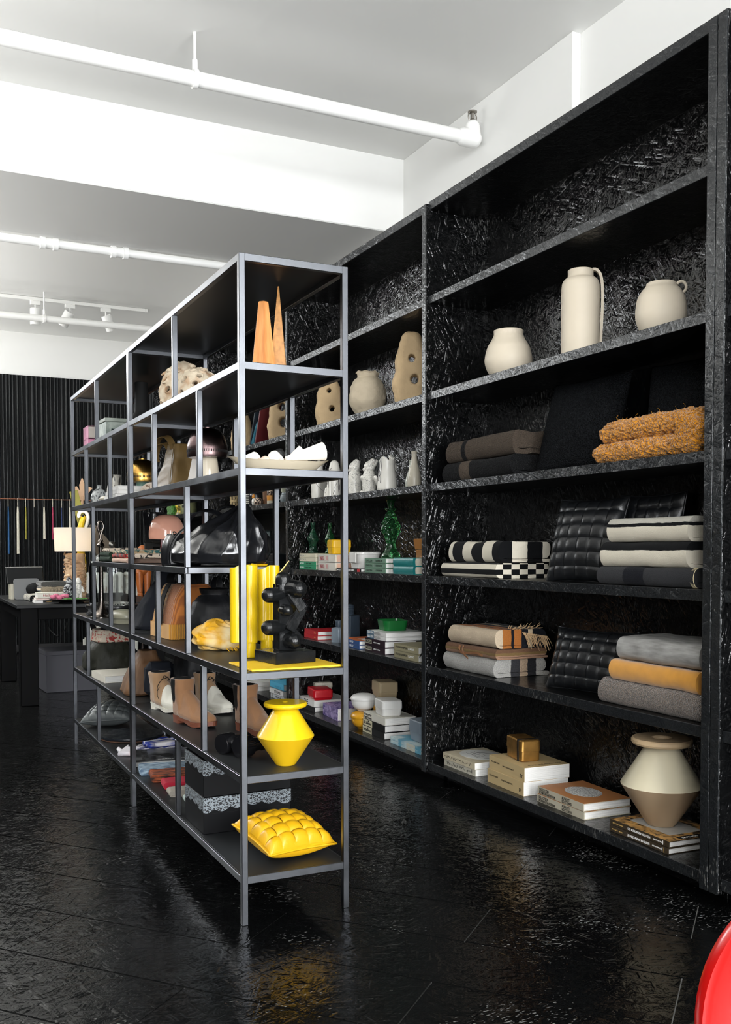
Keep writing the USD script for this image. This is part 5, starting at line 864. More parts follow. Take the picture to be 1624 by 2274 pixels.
def boot(label, loc, rz, upper, solem, h=.215, cap=None, laces=False, elastic=None, heel=.030, foot=.27, number=None, name='ankle_boot', soleh=.012):
    """An ankle boot, toe along +x, heel at x = 0."""
    t = thing(name, label, 'boot', loc, rz, group=None); b0 = soleh+heel*.55; L = foot
    g = [[(.055, -.014, h-.02, .030), (.055, .014, h-.02, .030), (.025, -.014, h-.02, .030), (.025, .014, h-.02, .030), (.052, -.012, .12, .031), (.052, .012, .12, .031), (.030, -.012, .12, .029), (.030, .012, .12, .029)],
         [(.052, -.012, .12, .031), (.052, .012, .12, .031), (.030, -.010, .12, .029), (.030, .010, .12, .029), (.032, -.008, b0+.022, .030), (.032, .008, b0+.022, .030), (.075, -.014, b0+.03, .032), (.075, .014, b0+.03, .032)],
         [(.075, 0, .112, .028), (.06, 0, .125, .026), (.075, -.016, b0+.02, .030), (.075, .016, b0+.02, .030), (L*.62, -.022, soleh+.024, .024), (L*.62, .022, soleh+.024, .024), (L*.55, 0, soleh+.052, .022)],
         [(L*.62, -.022, soleh+.022, .024), (L*.62, .022, soleh+.022, .024), (L*.55, 0, soleh+.050, .022), (L*.88, -.008, soleh+.020, .022), (L*.88, .010, soleh+.020, .022), (L*.80, 0, soleh+.030, .022)]]
    up = hulls(g, .007, 10); up = unman(man(up).trim_by_plane((0, 0, -1), -(h-.012)).trim_by_plane((0, 0, 1), soleh*.9)); up = rough(up, .002, 28, 3)
    if cap is None: part(t, 'upper', up, upper, 50)
    else:
        mm = man(up); n_ = np.array([1, 0, .28]); n_ = n_/np.linalg.norm(n_); a, b_ = mm.split_by_plane(tuple(n_), L*.58)
        part(t, 'upper', unman(b_), upper, 50); cp = unman(a); cp = cp.subdivide() if len(cp.faces) < 3000 else cp; cp.vertices += cp.vertex_normals*.0022; part(t, 'toe_cap', cp, cap, 50)
    outl = affinity.scale(Point(0, 0).buffer(1, 40), 1, 1); xs = np.linspace(0, 1, 40); wl = np.interp(xs, [0, .06, .2, .4, .62, .8, .93, 1], [.010, .030, .036, .034, .046, .043, .028, .006]); xo = -.004+xs*(L+.008)
    poly = Polygon(list(zip(xo, wl))+list(zip(xo[::-1], -wl[::-1]))).buffer(.004).buffer(-.002)
    wel = prism(poly, .006); bend = lambda z0: (lambda v: np.stack([v[:, 0], v[:, 1], v[:, 2]+z0+np.interp(v[:, 0], [0, .08, .14, L*.7, L], [heel*.5, heel*.42, .004, 0, .012])], 1))
    wel = wel.subdivide_to_size(.02); wel.vertices = bend(soleh)(wel.vertices); part(t, 'welt', wel, solem); so = prism(poly.buffer(-.0015), soleh).subdivide_to_size(.02); so.vertices = bend(0)(so.vertices); part(t, 'sole', so, solem)
    hp = poly.intersection(sbox(-.1, -.1, .062, .1)); part(t, 'heel', prism(hp.buffer(-.002), heel*.52+soleh*.4), solem)
    part(t, 'opening_shade', lathe([(0, h-.014), (.036, h-.014), (.036, h-.0115), (0, h-.0115)], 28).apply_transform(np.array([[1.15, 0, 0, .04], [0, 1.0, 0, 0], [0, 0, 1, 0], [0, 0, 0, 1.0]])), INK)  # dark disc stands for the shade inside the shaft
    if laces:
        for k in range(5):
            z = (.105+.015*k)*h/.18*.93; x = .102-.006*k
            part(t, 'lace', tube(spline([(x-.012, -.024, z+.004), (x+.002, -.008, z), (x+.003, .008, z+.004), (x-.010, .026, z+.010)], 14), .0018, 6), INK)
        for s in (-1, 1): part(t, 'lace', tube(spline([(.080, 0, h*.86), (.094, .016*s, h*.78), (.088, .036*s, h*.62), (.092, .040*s, h*.5)], 18), .0016, 6), INK)
        part(t, 'seam', tube(spline([(.115, -.047, .055), (.10, -.045, .085), (.098, -.034, .105)], 14), .001, 5), INK)
    if elastic:
        gp = prism(Polygon([(.016, .10), (.034, .08), (.046, .10), (.050, h-.013), (.018, h-.013)]), .12, 'y', -.06); ep = unman(man(up) ^ man(gp)); ep.vertices += ep.vertex_normals*np.array([.3, 1, 0])*.0014; part(t, 'elastic_panel', ep, elastic, 40)
    if number: words(t, number, .02, INK_W, (.035, -.046, .165), '-y', name='numeral')
    return t
SUEDE = M('tan_suede', (.27, .13, .055), .85, var=.16, vscale=14, bump=.3, bscale=300, bdist=.001, sheen_weight=.3); SANDS = M('sand_suede', (.34, .20, .10), .85, var=.14, vscale=14, bump=.3, bscale=300, bdist=.001, sheen_weight=.3); BRSOLE = M('brick_sole', (.17, .055, .03), .5); WRUB = M('white_rubber', (.68, .66, .58), .45, var=.08, vscale=18)
boot('sand suede lace-up boot with a white rubber toe, towards the middle of the shelf', (1.055, 4.37, s6), -74, SANDS, WRUB, cap=WRUB, laces=True, heel=.026, h=.178, foot=.245)
boot('sand suede lace-up boot with a white rubber toe, closer to the bookcase', (1.232, 4.255, s6), -76, SANDS, WRUB, cap=WRUB, laces=True, heel=.026, h=.178, foot=.245)
boot('brown suede elastic-sided boot in front, nearer the middle upright', (1.056, 3.985, s6), -72, SUEDE, BRSOLE, elastic=INK, h=.195, foot=.26)
boot('brown suede elastic-sided boot standing behind the yellow vase', (1.235, 3.70, s6), -76, SUEDE, BRSOLE, elastic=INK, h=.195, foot=.26)
boot('shiny black ankle boot marked with a white 7 beside the pink lamp', (1.16, 4.97, s4+.066), -44, GLEA, INK, h=.20, number='7', name='black_boot')
PRT = [threshold('scarf_print_a', (.01, .10, .10), (.55, .42, .26), 38, .5, .06, .8, distort=1), threshold('scarf_print_b', (.40, .03, .02), (.03, .03, .03), 34, .5, .06, .8, distort=1), M('bottle_cloth', (.012, .028, .016), .85), threshold('scarf_print_c', (.60, .50, .40), (.02, .02, .02), 60, .58, .03, .8, distort=1), M('bisque_cloth', (.52, .36, .28), .85)]
def cloth(label, loc, w, d, h, mat, seed, rz=0, name='folded_cloth', layers=3):
    t = thing(name, label, 'cloth', loc, rz); m, _ = extrude_fold(spiral(w, h, h/(layers+.6)), 0, d, 18, 120, wavy(seed, .006, scale=12)); part(t, 'fabric', m, mat, 60); return t
cloth('dark green folded cloth at the bottom by the corner upright', (1.0, 5.10, s4), .22, .28, .028, PRT[2], 1); cloth('dark green folded cloth in the middle of its pile', (1.0, 5.12, s4+.028), .21, .25, .024, PRT[2], 2)
cloth('black and cream patterned scarf on the dark green cloths', (1.01, 5.14, s4+.052), .16, .20, .020, PRT[3], 3)
cloth('bisque folded cloth beneath the printed scarves', (.985, 4.62, s4), .20, .36, .022, PRT[4], 4); cloth('black and red printed scarf in the middle', (.99, 4.70, s4+.022), .20, .28, .020, PRT[1], 5); cloth('teal and sand printed scarf at the top beside the pink lamp', (.995, 4.72, s4+.042), .20, .27, .020, PRT[0], 6)
cloth('pale cloth with fine black lines lying before the dark red lamp base', (1.0, 4.50, s4+.0225), .16, .16, .022, PRT[3], 7)
t = thing('desk_brush', 'wooden brush with striped bristles on a yellow tray', 'brush', (1.30, 3.68, s4+.010), -10); part(t, 'bristle_block', rough(bx((-.035, -.05, 0), (.035, .05, .022), .008).subdivide_to_size(.008), .001, 200), reg('brush_stripes', {'t': ('texture_coordinate', {}), 'w': ('wave_texture', dict(scale=40, distortion=.5, bands_direction='diagonal')), 'r': ('rgb_ramp', {'ramp': [(.4, (.30, .12, .05)), (.6, (.62, .40, .24))]}), 'p': ('principled_bsdf', dict(roughness=.7))}, [('t.object', 'w.vector'), ('w.fac', 'r.fac'), ('r.color', 'p.base_color')]), True)
solo('yellow_tray', 'small flat yellow tray beneath the wooden brush', 'tray', rbox([(.07, .17, .01, 0), (.085, .185, .012, .009)]), M('yellow_lacquer', (.72, .42, .01), .25), (1.285, 3.66, s4), -10)
# ---------------------------------------------------------------- lower steel shelves
YEL = M('yellow_glaze', (.68, .45, .008), .22, spec=.5, var=.05, vscale=5)
YEL_M = M('yellow_enamel', (.80, .46, .004), .28)
# lobed yellow vases: each a thick cloud-shaped tube on a round foot
def cloud_vase(label, loc, rz, h, lobes, foot, flap):
    t = thing('lobed_vase', label, 'vase', loc, rz); hf = .055
    sh = shapely.union_all([Point(x, y).buffer(r, 20) for x, y, r in lobes]); sh = sh.buffer(.004).buffer(-.008).buffer(.004)
    ring = np.array(sh.exterior.coords)[:-1]; L = sh.exterior.length; q = np.array([sh.exterior.interpolate(s).coords[0] for s in np.arange(140)/140*L])
    inn = sh.buffer(-.006); qi = np.array([inn.exterior.interpolate(s).coords[0] for s in np.arange(140)/140*inn.exterior.length])
    top = lambda p: h+.012*np.sin(p[:, 0]*38+1)+.010*np.cos(p[:, 1]*45)
    R3 = lambda p, z: np.column_stack([p, np.broadcast_to(z, len(p))])
    sc = lambda p, k: (p-p.mean(0))*k+p.mean(0)
    part(t, 'body', loft([R3(sc(q, .97), hf), R3(q, hf+.006), R3(q, h*.5), R3(sc(q, 1.01), top(q)-.004), R3(sc(q, .985), top(q)), R3(sc(q, .95), top(q)-.003), R3(sc(q, .93), h*.55), R3(sc(q, .9), h*.5)]), YEL, 50)
    for fx, fy, fr in foot: part(t, 'foot', lathe([(0, 0), (fr-.003, 0), (fr, .003), (fr, hf+.02), (0, hf+.02)], 40).apply_translation([fx, fy, 0]), YEL)
    if flap: part(t, 'rim_flap', loft([np.array([(flap[0], flap[1]-.02, h-.03), (flap[0]+.004, flap[1]+.02, h-.03), (flap[0]+.008, flap[1]+.02, h-.03), (flap[0]+.004, flap[1]-.02, h-.03)]), np.array([(flap[0]+.05, flap[1]-.015, h+.035), (flap[0]+.052, flap[1]-.008, h+.035), (flap[0]+.054, flap[1]-.008, h+.034), (flap[0]+.053, flap[1]-.015, h+.034)])]), YEL)
cloud_vase('tall yellow vase shaped like two fused columns, behind the corner post', (1.125, 3.32, s5), -26, .322, [(-.025, .0, .025), (.022, -.006, .028), (-.004, .026, .028)], [(.020, -.004, .023)], None)
cloud_vase('tall yellow vase of fused columns with a pointed rim, behind the black sculpture', (1.238, 3.365, s5), -26, .312, [(-.020, -.002, .025), (.016, .004, .022), (.0, .028, .026)], [(-.010, .0, .022)], (.022, .0))
SHEETY = M('yellow_board', (.72, .46, .008), .5, bump=.1, bscale=60)
solo('yellow_board', 'flat yellow board lying under the black sculpture', 'board', bx((0, 0, 0), (.315, .235, .006), .001), SHEETY, (1.017, 2.928, s5), 0)
BLW = M('black_lacquered_wood', (.006, .0065, .007), .22, spec=.35, bump=.3, bscale=55, bdist=.003, rv=.08, vscale=12)
t = thing('black_sculpture', 'black wooden sculpture of stacked blocks and knobs on a square plinth', 'sculpture', (1.197, 3.10, s5+.0065), 8)
part(t, 'plinth', bx((-.077, -.077, 0), (.077, .077, .039), .002), BLW)
part(t, 'column', bx((-.033, -.022, .039), (.013, .024, .265), .002), BLW)
def arm(p, q, w, d): p, q = np.array(p, float), np.array(q, float); L = np.linalg.norm(q-p); m = bc((0, 0, L/2), (w, d, L), .002); m.apply_transform(trimesh.geometry.align_vectors([0, 0, 1], (q-p)/L)); m.apply_translation(p); return m
part(t, 'slanted_block', arm((.004, -.022, .240), (.046, -.030, .176), .036, .044), BLW); part(t, 'slanted_block', arm((.046, -.028, .186), (.002, -.020, .108), .036, .042), BLW)
part(t, 'diamond_block', tf(bc((0, 0, 0), (.052, .034, .052), .002), (.056, .012, .186), (0, 45, 0)), BLW); part(t, 'diamond_block', tf(bc((0, 0, 0), (.05, .034, .05), .002), (.038, .010, .078), (0, 45, 0)), BLW)
def knob(a, b_, r): return hulls([[(*a, r), (*b_, r)]], .005, 2)
for a_, b_, r_ in (((-.006, 0, .245), (-.006, 0, .279), .028), ((.012, -.02, .252), (.02, -.058, .248), .030), ((-.02, 0, .228), (-.064, -.006, .228), .026), ((-.015, -.02, .178), (-.015, -.045, .177), .020), ((-.02, 0, .118), (-.066, -.006, .118), .026), ((.004, -.02, .074), (.006, -.052, .072), .027)):
    part(t, 'knob', knob(a_, b_, r_), BLW, True)
# tie-dyed scarf heap
TIE = threshold('tie_dye_yellow', (.70, .36, .008), (.80, .66, .38), 11, .52, .14, .85, distort=.6, bump=.15)
t = thing('tie_dye_scarf', 'yellow and cream tie-dyed scarf piled in a coil with a fringe', 'scarf', (1.13, 3.66, s5))
q = trimesh.creation.icosphere(5, 1.0); v = q.vertices*np.array([.098, .088, .062]); v[:, 2] += .052; v[:, 0] *= 1-.25*np.clip(v[:, 2]-.05, 0, 1)*6
sp_ = np.arctan2(v[:, 1]+.03, v[:, 0]-.02)*2.2+v[:, 2]*95+np.sin(v[:, 0]*40)*.7
v = v+q.vertices*((.011*(1-np.abs(np.sin(sp_/1.0))**.7)-.004+.010*(fbm(v*14, 2, 3)-.5)))[:, None]; v[:, 2] = np.maximum(v[:, 2], .001); q.vertices = v
part(t, 'wrap', q, TIE, True)
for k in range(3): a = np.linspace(-2.9+.25*k, .4+.3*k, 30); part(t, 'wrap_fold', rough(tube(np.stack([(.088-.004*k)*np.cos(a), (.080-.004*k)*np.sin(a), .026+.024*k+.008*np.sin(a*2)], 1), .020*np.sin(np.linspace(.3, np.pi-.3, 30))+.003, 12), .004, 40, k), TIE, True)
fringe(t, [(-.01+.006*k, -.075-.001*k, .022-.0006*k) for k in range(16)], [(.35+.02*k, -.55, -.15) for k in range(16)], .055, M('fringe_yellow', (.72, .40, .02), .9), 6, .003, .012)
# corduroy bag
def cord(name, c1, c2, ax): return reg(name, {'t': ('texture_coordinate', {}), 'w': ('wave_texture', dict(scale=40, bands_direction=ax, distortion=.15)), 'r': ('rgb_ramp', {'ramp': [(.2, c2), (.7, c1)]}), 'u': ('bump', dict(strength=.8, distance=.003)), 'p': ('principled_bsdf', dict(roughness=.85, sheen_weight=.3))}, [('t.object', 'w.vector'), ('w.fac', 'r.fac'), ('r.color', 'p.base_color'), ('w.fac', 'u.height'), ('u.normal', 'p.normal')])
CRD, CRDM = cord('corduroy_rust', (.42, .135, .02), (.24, .07, .011), 'y'), cord('corduroy_amber', (.54, .25, .018), (.38, .16, .012), 'x')
t = thing('corduroy_bag', 'rust and amber corduroy tote with a black webbing strap', 'bag', (1.16, 4.25, s5), 4)
bd = loft([rr(w, d, .03, z, 8, (cx, 0)) for w, d, z, cx in ((.20, .27, 0, 0), (.22, .295, .012, 0), (.22, .30, .05, 0), (.205, .29, .12, .005), (.185, .28, .18, .01), (.15, .27, .225, .015), (.13, .26, .235, .015))]).subdivide().subdivide(); bd = rough(bd, .006, 12, 4); bd.vertices[:, 2] = np.maximum(bd.vertices[:, 2], .001)
mm = man(bd); a_, b_ = mm.split_by_plane((0, 1, 0), -.015); part(t, 'amber_panel', unman(a_), CRDM, 50); part(t, 'rust_panel', unman(b_), CRD, 50)
part(t, 'webbing_strap', strap(spline([(-.1175, -.018, .06), (-.112, -.014, .12), (-.098, -.008, .18), (-.070, -.002, .234)], 24), .05, .004, (0, 1, 0)), BLK_WEB := M('black_webbing', (.006, .006, .0065), .8, bump=.3, bscale=400, bdist=.001))
part(t, 'bottom_band', loft([rr(.229, .309, .03, z, 8) for z in (.001, .012, .062, .066)], (False, False)), CRDM); part(t, 'handle', strap(spline([(-.02, .10, .22), (-.03, .09, .27), (-.02, 0, .285), (.0, -.09, .26), (.01, -.10, .22)], 30), .035, .005, (1, 0, .2)), BLK_WEB)
NYL = M('black_nylon', (.007, .0075, .009), .5, bump=.35, bscale=22, bdist=.008); NAVYC = M('navy_cloth', (.010, .012, .018), .8, bump=.3, bscale=18, bdist=.008)
def soft_bag(label, loc, rz, secs, mat, name='bag', amp=.012, seed=1, handles=(), extra=None):
    t = thing(name, label, 'bag', loc, rz); b_ = loft([rr(w, d, min(w, d)*.4, z, 8, (cx, cy)) for w, d, z, cx, cy in secs]).subdivide().subdivide(); b_ = rough(b_, amp, 16, seed); b_.vertices[:, 2] = np.maximum(b_.vertices[:, 2], .001); part(t, 'body', b_, mat, True)
    for h_ in handles: part(t, 'handle', strap(spline(h_[0], 26), h_[1], .004, h_[2] if len(h_) > 2 else (1, 0, .3)), h_[3] if len(h_) > 3 else mat)
    if extra: extra(t)
    return t
def logo(t): part(t, 'patch_logo', cat([bx((-.012, -.098, .05), (-.002, -.0965, .064), 0), bx((.002, -.098, .05), (.012, -.0965, .064), 0), bx((-.008, -.098, .068), (.008, -.0965, .074), 0), bx((-.002, -.098, .076), (.002, -.0965, .086), 0), bx((-.014, -.098, .042), (.014, -.0965, .046), 0)]), INK_W)
soft_bag('black nylon rucksack with a small white emblem behind the tie-dyed scarf', (1.20, 3.92, s5), -14, ((.20, .19, 0, 0, 0), (.225, .215, .02, 0, 0), (.22, .21, .10, 0, 0), (.18, .17, .165, 0, 0), (.10, .10, .20, .0, 0), (.12, .12, .225, 0, 0)), NYL, 'rucksack', .010, 2, [([(0, 0, .2), (.0, .04, .25), (.02, .10, .27), (.03, .13, .22)], .022)], logo)
soft_bag('dark navy slouching bag leaning beside the corduroy tote', (1.15, 4.74, s5), 6, ((.20, .26, 0, 0, .02), (.21, .28, .02, 0, .02), (.18, .22, .10, .01, 0), (.13, .12, .19, .02, -.05), (.07, .05, .27, .02, -.09), (.04, .03, .285, .02, -.1)), NAVYC, 'slouch_bag', .012, 3)
t = thing('butter_dish', 'low green-grey lidded ceramic dish behind the middle upright', 'dish', (1.075, 5.13, s5), 5); CEL = M('celadon_glaze', (.30, .29, .215), .3, var=.08)
part(t, 'dish', loft([circ(1, z, 44, a, b_) for a, b_, z in ((.055, .085, 0), (.06, .09, .004), (.062, .095, .022), (.066, .105, .032))]), CEL); part(t, 'lid', loft([circ(1, z, 44, a, b_) for a, b_, z in ((.068, .108, .031), (.07, .11, .038), (.069, .108, .052), (.058, .092, .066), (.03, .05, .071))]), CEL)
t = thing('butter_dish', 'second celadon lidded dish half hidden behind the upright', 'dish', (1.22, 4.98, s5), 5); part(t, 'dish', loft([circ(1, z, 44, a, b_) for a, b_, z in ((.055, .08, 0), (.062, .09, .028))]), CEL); part(t, 'lid', loft([circ(1, z, 44, a, b_) for a, b_, z in ((.066, .096, .028), (.066, .096, .045), (.03, .05, .062))]), CEL); part(t, 'lid_knob', lathe([(.01, .06), (.018, .07), (.012, .078), (0, .078)], 20), CEL)
# cloche and the tall metal stem
CLEAR = reg('clear_glass', {'fr': ('fresnel', dict(IOR=1.45)), 'tr': ('transparent_bsdf', dict(color=(.93, .96, .96))), 'gl': ('glossy_bsdf', dict(color=(1, 1, 1), roughness=.02)), 'mx': ('mix_closure', {})}, [('fr.fac', 'mx.fac'), ('tr.BSDF', 'mx.closure1'), ('gl.BSDF', 'mx.closure2')], surface='mx.closure')
t = thing('glass_cloche', 'large glass dome on a black turned base at the far end of the shelf', 'cloche', (1.165, 5.86, s5)); BT = M('black_turned_wood', (.012, .012, .013), .25)
part(t, 'base', lathe(smoothprof([(0, 0), (.150, 0), (.155, .01), (.14, .022), (.145, .035), (.158, .042), (.158, .056), (.15, .06), (0, .06)], 50), 64), BT)
part(t, 'dome', lathe([(.135, .062), (.136, .25)]+[(.136*math.cos(a), .28+.10*math.sin(a)) for a in np.linspace(0, math.pi/2-.02, 18)], 64).copy(), CLEAR, True); part(t, 'dome_knob', lathe(smoothprof([(0, .378), (.012, .38), (.008, .395), (.020, .412), (.014, .43), (0, .434)], 24), 24), M('tarnished_nickel', (.35, .33, .3), .3, metal=1))
part(t, 'pebble_fill', rough(lathe([(0, .06), (.125, .06), (.12, .068), (.06, .074), (0, .075)], 48).subdivide(), .006, 90, 5), threshold('pebbles', (.03, .03, .03), (.55, .53, .48), 120, .5, .05, .4), True)
CHR = M('polished_nickel', (.20, .175, .155), .2, metal=1)
t = thing('nickel_stand', 'tall polished nickel stand with a looped handle and flared foot', 'stand', (1.05, 5.60, s5)); part(t, 'stem', lathe(smoothprof([(0, 0), (.062, 0), (.062, .005), (.040, .018), (.022, .06), (.0145, .11), (.0125, .20), (.0135, .38), (.0125, .40), (.020, .405), (.022, .412), (.010, .43), (.009, .44)], 70), 40), CHR)
part(t, 'loop_handle', tube(spline([(-.011, 0, .43), (-.013, 0, .50), (-.012, 0, .535), (0, 0, .548), (.012, 0, .535), (.013, 0, .50), (.011, 0, .43)], 40), .0065, 12), CHR)

# shelf 6
soft_bag('waxed olive green tote with a floral collar and black handles at the far end', (1.15, 5.93, s6), 4, ((.27, .27, 0, 0, 0), (.30, .30, .012, 0, 0), (.28, .28, .08, .0, 0), (.23, .23, .15, .01, 0), (.19, .20, .19, .02, 0)), M('waxed_olive', (.022, .023, .016), .55, var=.35, vscale=16, bump=.5, bscale=18, bdist=.01), 'tote_bag', .013, 6,
         [([(-.06, .06, .22), (-.08, .05, .30), (-.06, -.02, .31), (-.05, -.06, .22)], .03, (1, 0, .2), BLK_WEB)], lambda t: part(t, 'floral_collar', rough(loft([rr(w, d, .07, z, 8, (.015, 0)) for w, d, z in ((.215, .222, .165), (.205, .212, .20), (.195, .20, .235), (.18, .19, .237))]).subdivide().subdivide(), .008, 16, 6), threshold('floral_print', (.35, .03, .025), (.58, .50, .40), 40, .44, .06, .8, distort=1.2), True))
book('white boxed book lying flat beside the olive tote', (1.0, 5.26, s6), .30, .23, .038, M('linen_white', (.60, .57, .50), .6), PG_G, rz=3)
soft_bag('brown waxed bucket bag tied at the neck beside the middle upright', (1.115, 4.84, s6), -6, ((.20, .27, 0, 0, 0), (.22, .29, .015, 0, 0), (.20, .25, .07, 0, 0), (.15, .18, .15, .01, 0), (.10, .12, .20, .015, 0), (.08, .10, .215, .015, 0)), M('waxed_brown', (.17, .085, .038), .6, var=.3, vscale=14, bump=.4, bscale=14, bdist=.01), 'bucket_bag', .013, 7,
         [([(-.03, .05, .2), (-.06, .10, .235), (-.07, .06, .25), (-.05, -.01, .215)], .014, (1, 0, .3), BLK_WEB)], lambda t: part(t, 'dark_side', tf(rough(bx((-.06, 0, 0), (.09, .10, .17), .03).subdivide_to_size(.02), .01, 16, 2), (.04, -.215, 0)), NAVYC, True))
soft_bag('soft black bag standing upright behind the lace-up boots', (1.25, 4.46, s6), 0, ((.14, .26, 0, 0, 0), (.15, .28, .02, 0, 0), (.13, .24, .16, 0, 0), (.11, .2, .26, 0, 0), (.07, .16, .285, 0, 0)), NYL, 'soft_bag', .010, 8)
cone_vase('cone_vase', 'bright yellow double-cone vase with a flat collar on the steel shelf end', (1.165, 3.015, s6), .64, YEL, M('yellow_glaze_matt', (.62, .38, .006), .42, bump=.2, bscale=60), YEL, .0075)
t = thing('opera_glasses', 'pair of glossy black barrel shapes lying beside the yellow vase', 'binoculars', (1.09, 3.24, s6), 24); BG = M('black_gloss', (.006, .006, .007), .12)
for k, yy in enumerate((-.045, .045)): part(t, 'barrel', tf(lathe([(0, 0), (.034, 0), (.036, .004), (.036, .05), (.026, .06), (.022, .10), (.026, .105), (.026, .125), (0, .125)], 36), (-.06, yy, .036), (0, 90, 0)), BG)
part(t, 'bridge', tf(trimesh.creation.cylinder(.016, .06), (-.0, 0, .036), (90, 0, 0)), BG); part(t, 'focus_wheel', tf(lathe([(0, -.014), (.024, -.014), (.026, -.01), (.026, .01), (.024, .014), (0, .014)], 32), (-.03, 0, .046), (0, 90, 0)), BG)
# shelf 7
CARD = M('black_card', (.004, .0042, .005), .5, spec=.15)
LACE = reg('lace_print', {'t': ('texture_coordinate', {}), 'v': ('voronoi_texture', dict(scale=95, feature='distance_to_edge')), 'w': ('wave_texture', dict(scale=24, distortion=12, detail=2, detail_scale=2.2, wave_type='rings')), 'a': ('math', dict(math_type='less_than', value2=.07)), 'b': ('math', dict(math_type='greater_than', value2=.72)), 'm': ('math', dict(math_type='maximum')), 'c': ('mix_color', dict(a=(.012, .013, .016), b=(.24, .275, .30))), 'p': ('principled_bsdf', dict(roughness=.6))}, [('t.object', 'v.vector'), ('t.object', 'w.vector'), ('v.distance', 'a.value1'), ('w.fac', 'b.value1'), ('a.value', 'm.value1'), ('b.value', 'm.value2'), ('m.value', 'c.fac'), ('c.result', 'p.base_color')])
for k in range(2):
    t = thing('lace_box', ('black card box printed with a white lace border, lower of two', 'black card box printed with a white lace border, upper of two')[k], 'box', (.996, 3.405, s7+.136*k), 0); part(t, 'carton', bx((0, 0, 0), (.34, .25, .135), .002), CARD)
    def border(L, seed):
        xs = np.linspace(0, L, 60); ys = -.040-.012*np.abs(np.sin(xs*52+seed))-.006*np.sin(xs*19+seed); return Polygon(list(zip(xs, ys))+[(L, -.001), (0, -.001)])
    part(t, 'lace_border', tf(prism(border(.34, 1), .0006, 'y'), (0, 0, .135)), LACE); part(t, 'lace_border', tf(prism(border(.25, 2), .0006, 'x'), (-.0006, 0, .135)), LACE)
    part(t, 'lid_seam', bx((-.0004, -.0004, .0735), (.3404, .2504, .074), 0), INK)
YLEA = M('yellow_leather', (.68, .37, .008), .34, bump=.15, bscale=180, bdist=.001)
cushion('yellow woven leather cushion on the lowest shelf in front of the lace boxes', (1.185, 3.085, s7+.064), (11, 2, 12), .265, .25, .12, YLEA, 5, 5, False, bulge=.011)
SLEA = M('silver_leather', (.085, .095, .097), .34, metal=.2, bump=.15, bscale=160, bdist=.001)
cushion('silver grey woven leather cushion on the lowest shelf at the far end', (1.15, 5.80, s7+.066), (8, -4, -30), .30, .30, .13, SLEA, 6, 6, False, bulge=.008)
t = thing('round_board', 'dark round slab board with a rough edge before the silver cushion', 'board', (1.165, 5.36, s7)); part(t, 'slab', rough(lathe([(0, 0), (.165, 0), (.175, .012), (.172, .022), (.0, .021)], 64).subdivide(), .006, 26, 4), M('slate_black', (.012, .014, .018), .35, bump=.8, bscale=30, bdist=.006), 40); part(t, 'wood_edge', lathe([(.166, -.0), (.173, .002), (.174, .007), (.166, .008)], 64), M('bark_brown', (.10, .05, .03), .7))
GLW, GLB = M('glove_white', (.70, .68, .72), .85), threshold('glove_blue_stripes', (.012, .035, .32), (.66, .64, .66), 16, .55, .05, .85, stretch=(.3, 2.6, 1))
def glove(label, loc, rz, mat, s=1.0, lift=0):
    t = thing('glove', label, 'glove', loc, rz); g = [[(0, -.022*s, .012, .013), (0, .022*s, .012, .013), (.07*s, -.028*s, .012, .013), (.07*s, .028*s, .012, .013)]]
    for k, (y, l) in enumerate(((-.028, .06), (-.010, .072), (.009, .068), (.027, .052))): g.append([(.07*s, y*s, .012, .010), ((.07+l*.6)*s, y*1.2*s, .014+lift*.5, .0095)]); g.append([((.07+l*.6)*s, y*1.2*s, .014+lift*.5, .0095), ((.07+l)*s, y*1.35*s, .012, .0085)])
    g += [[(.02*s, .03*s, .012, .012), (.055*s, .055*s, .014, .010)], [(.055*s, .055*s, .014, .010), (.08*s, .062*s, .012, .009)]]
    part(t, 'hand', hulls(g, .006, 5), mat, True); part(t, 'cuff', rough(loft([rr(.02, .06*s, .01, 0, 6)*0+rr(.024, .064*s, .01, z, 6) for z in (0, .03)]).apply_transform(trimesh.transformations.rotation_matrix(-np.pi/2, [0, 1, 0])).apply_translation([.0, 0, .0125]), .002, 60), mat, True)
glove('white work glove lying at the shelf edge by the middle upright', (1.04, 4.90, s7), 60, GLW, 1.25); glove('blue and white striped glove on top of the others', (1.17, 4.93, s7+.028), 8, GLB, 1.5, .01); glove('blue and white striped glove lying underneath', (1.12, 4.86, s7), 25, GLB, 1.45); glove('pale lilac glove beside the striped gloves', (1.24, 4.70, s7), -30, GLW, 1.35)
GRY = threshold('cover_dark_photo', (.006, .007, .008), (.10, .105, .11), 14, .55, .12, .35)
t = book('black and white photo book with a red spine on the lowest shelf', (1.0, 4.60, s7), .29, .285, .028, GRY, PG_G, rz=-10, spine=(('JOHNNY', .008, .03, .010, INK_W, .05),), band=((0, .29, 0, .028, cov('vermilion', (.52, .05, .02), .45)),), top=lambda t, L, W, Hh: (words(t, 'JOHNNY PAUL', .030, INK, (.02+.03, L-.02, Hh), 'zx', name='cover_title', bold=True, width=.21), words(t, 'FOUNDATION OF THE MINISTRY', .008, INK_W, (.12, .03, Hh), 'z', name='cover_title', width=.15), part(t, 'cover_figure', prism(affinity.scale(Point(.17, .12).buffer(1), .03, .045).union(affinity.scale(Point(.15, .14).buffer(1), .05, .018)), .0005, off=Hh), INK)))
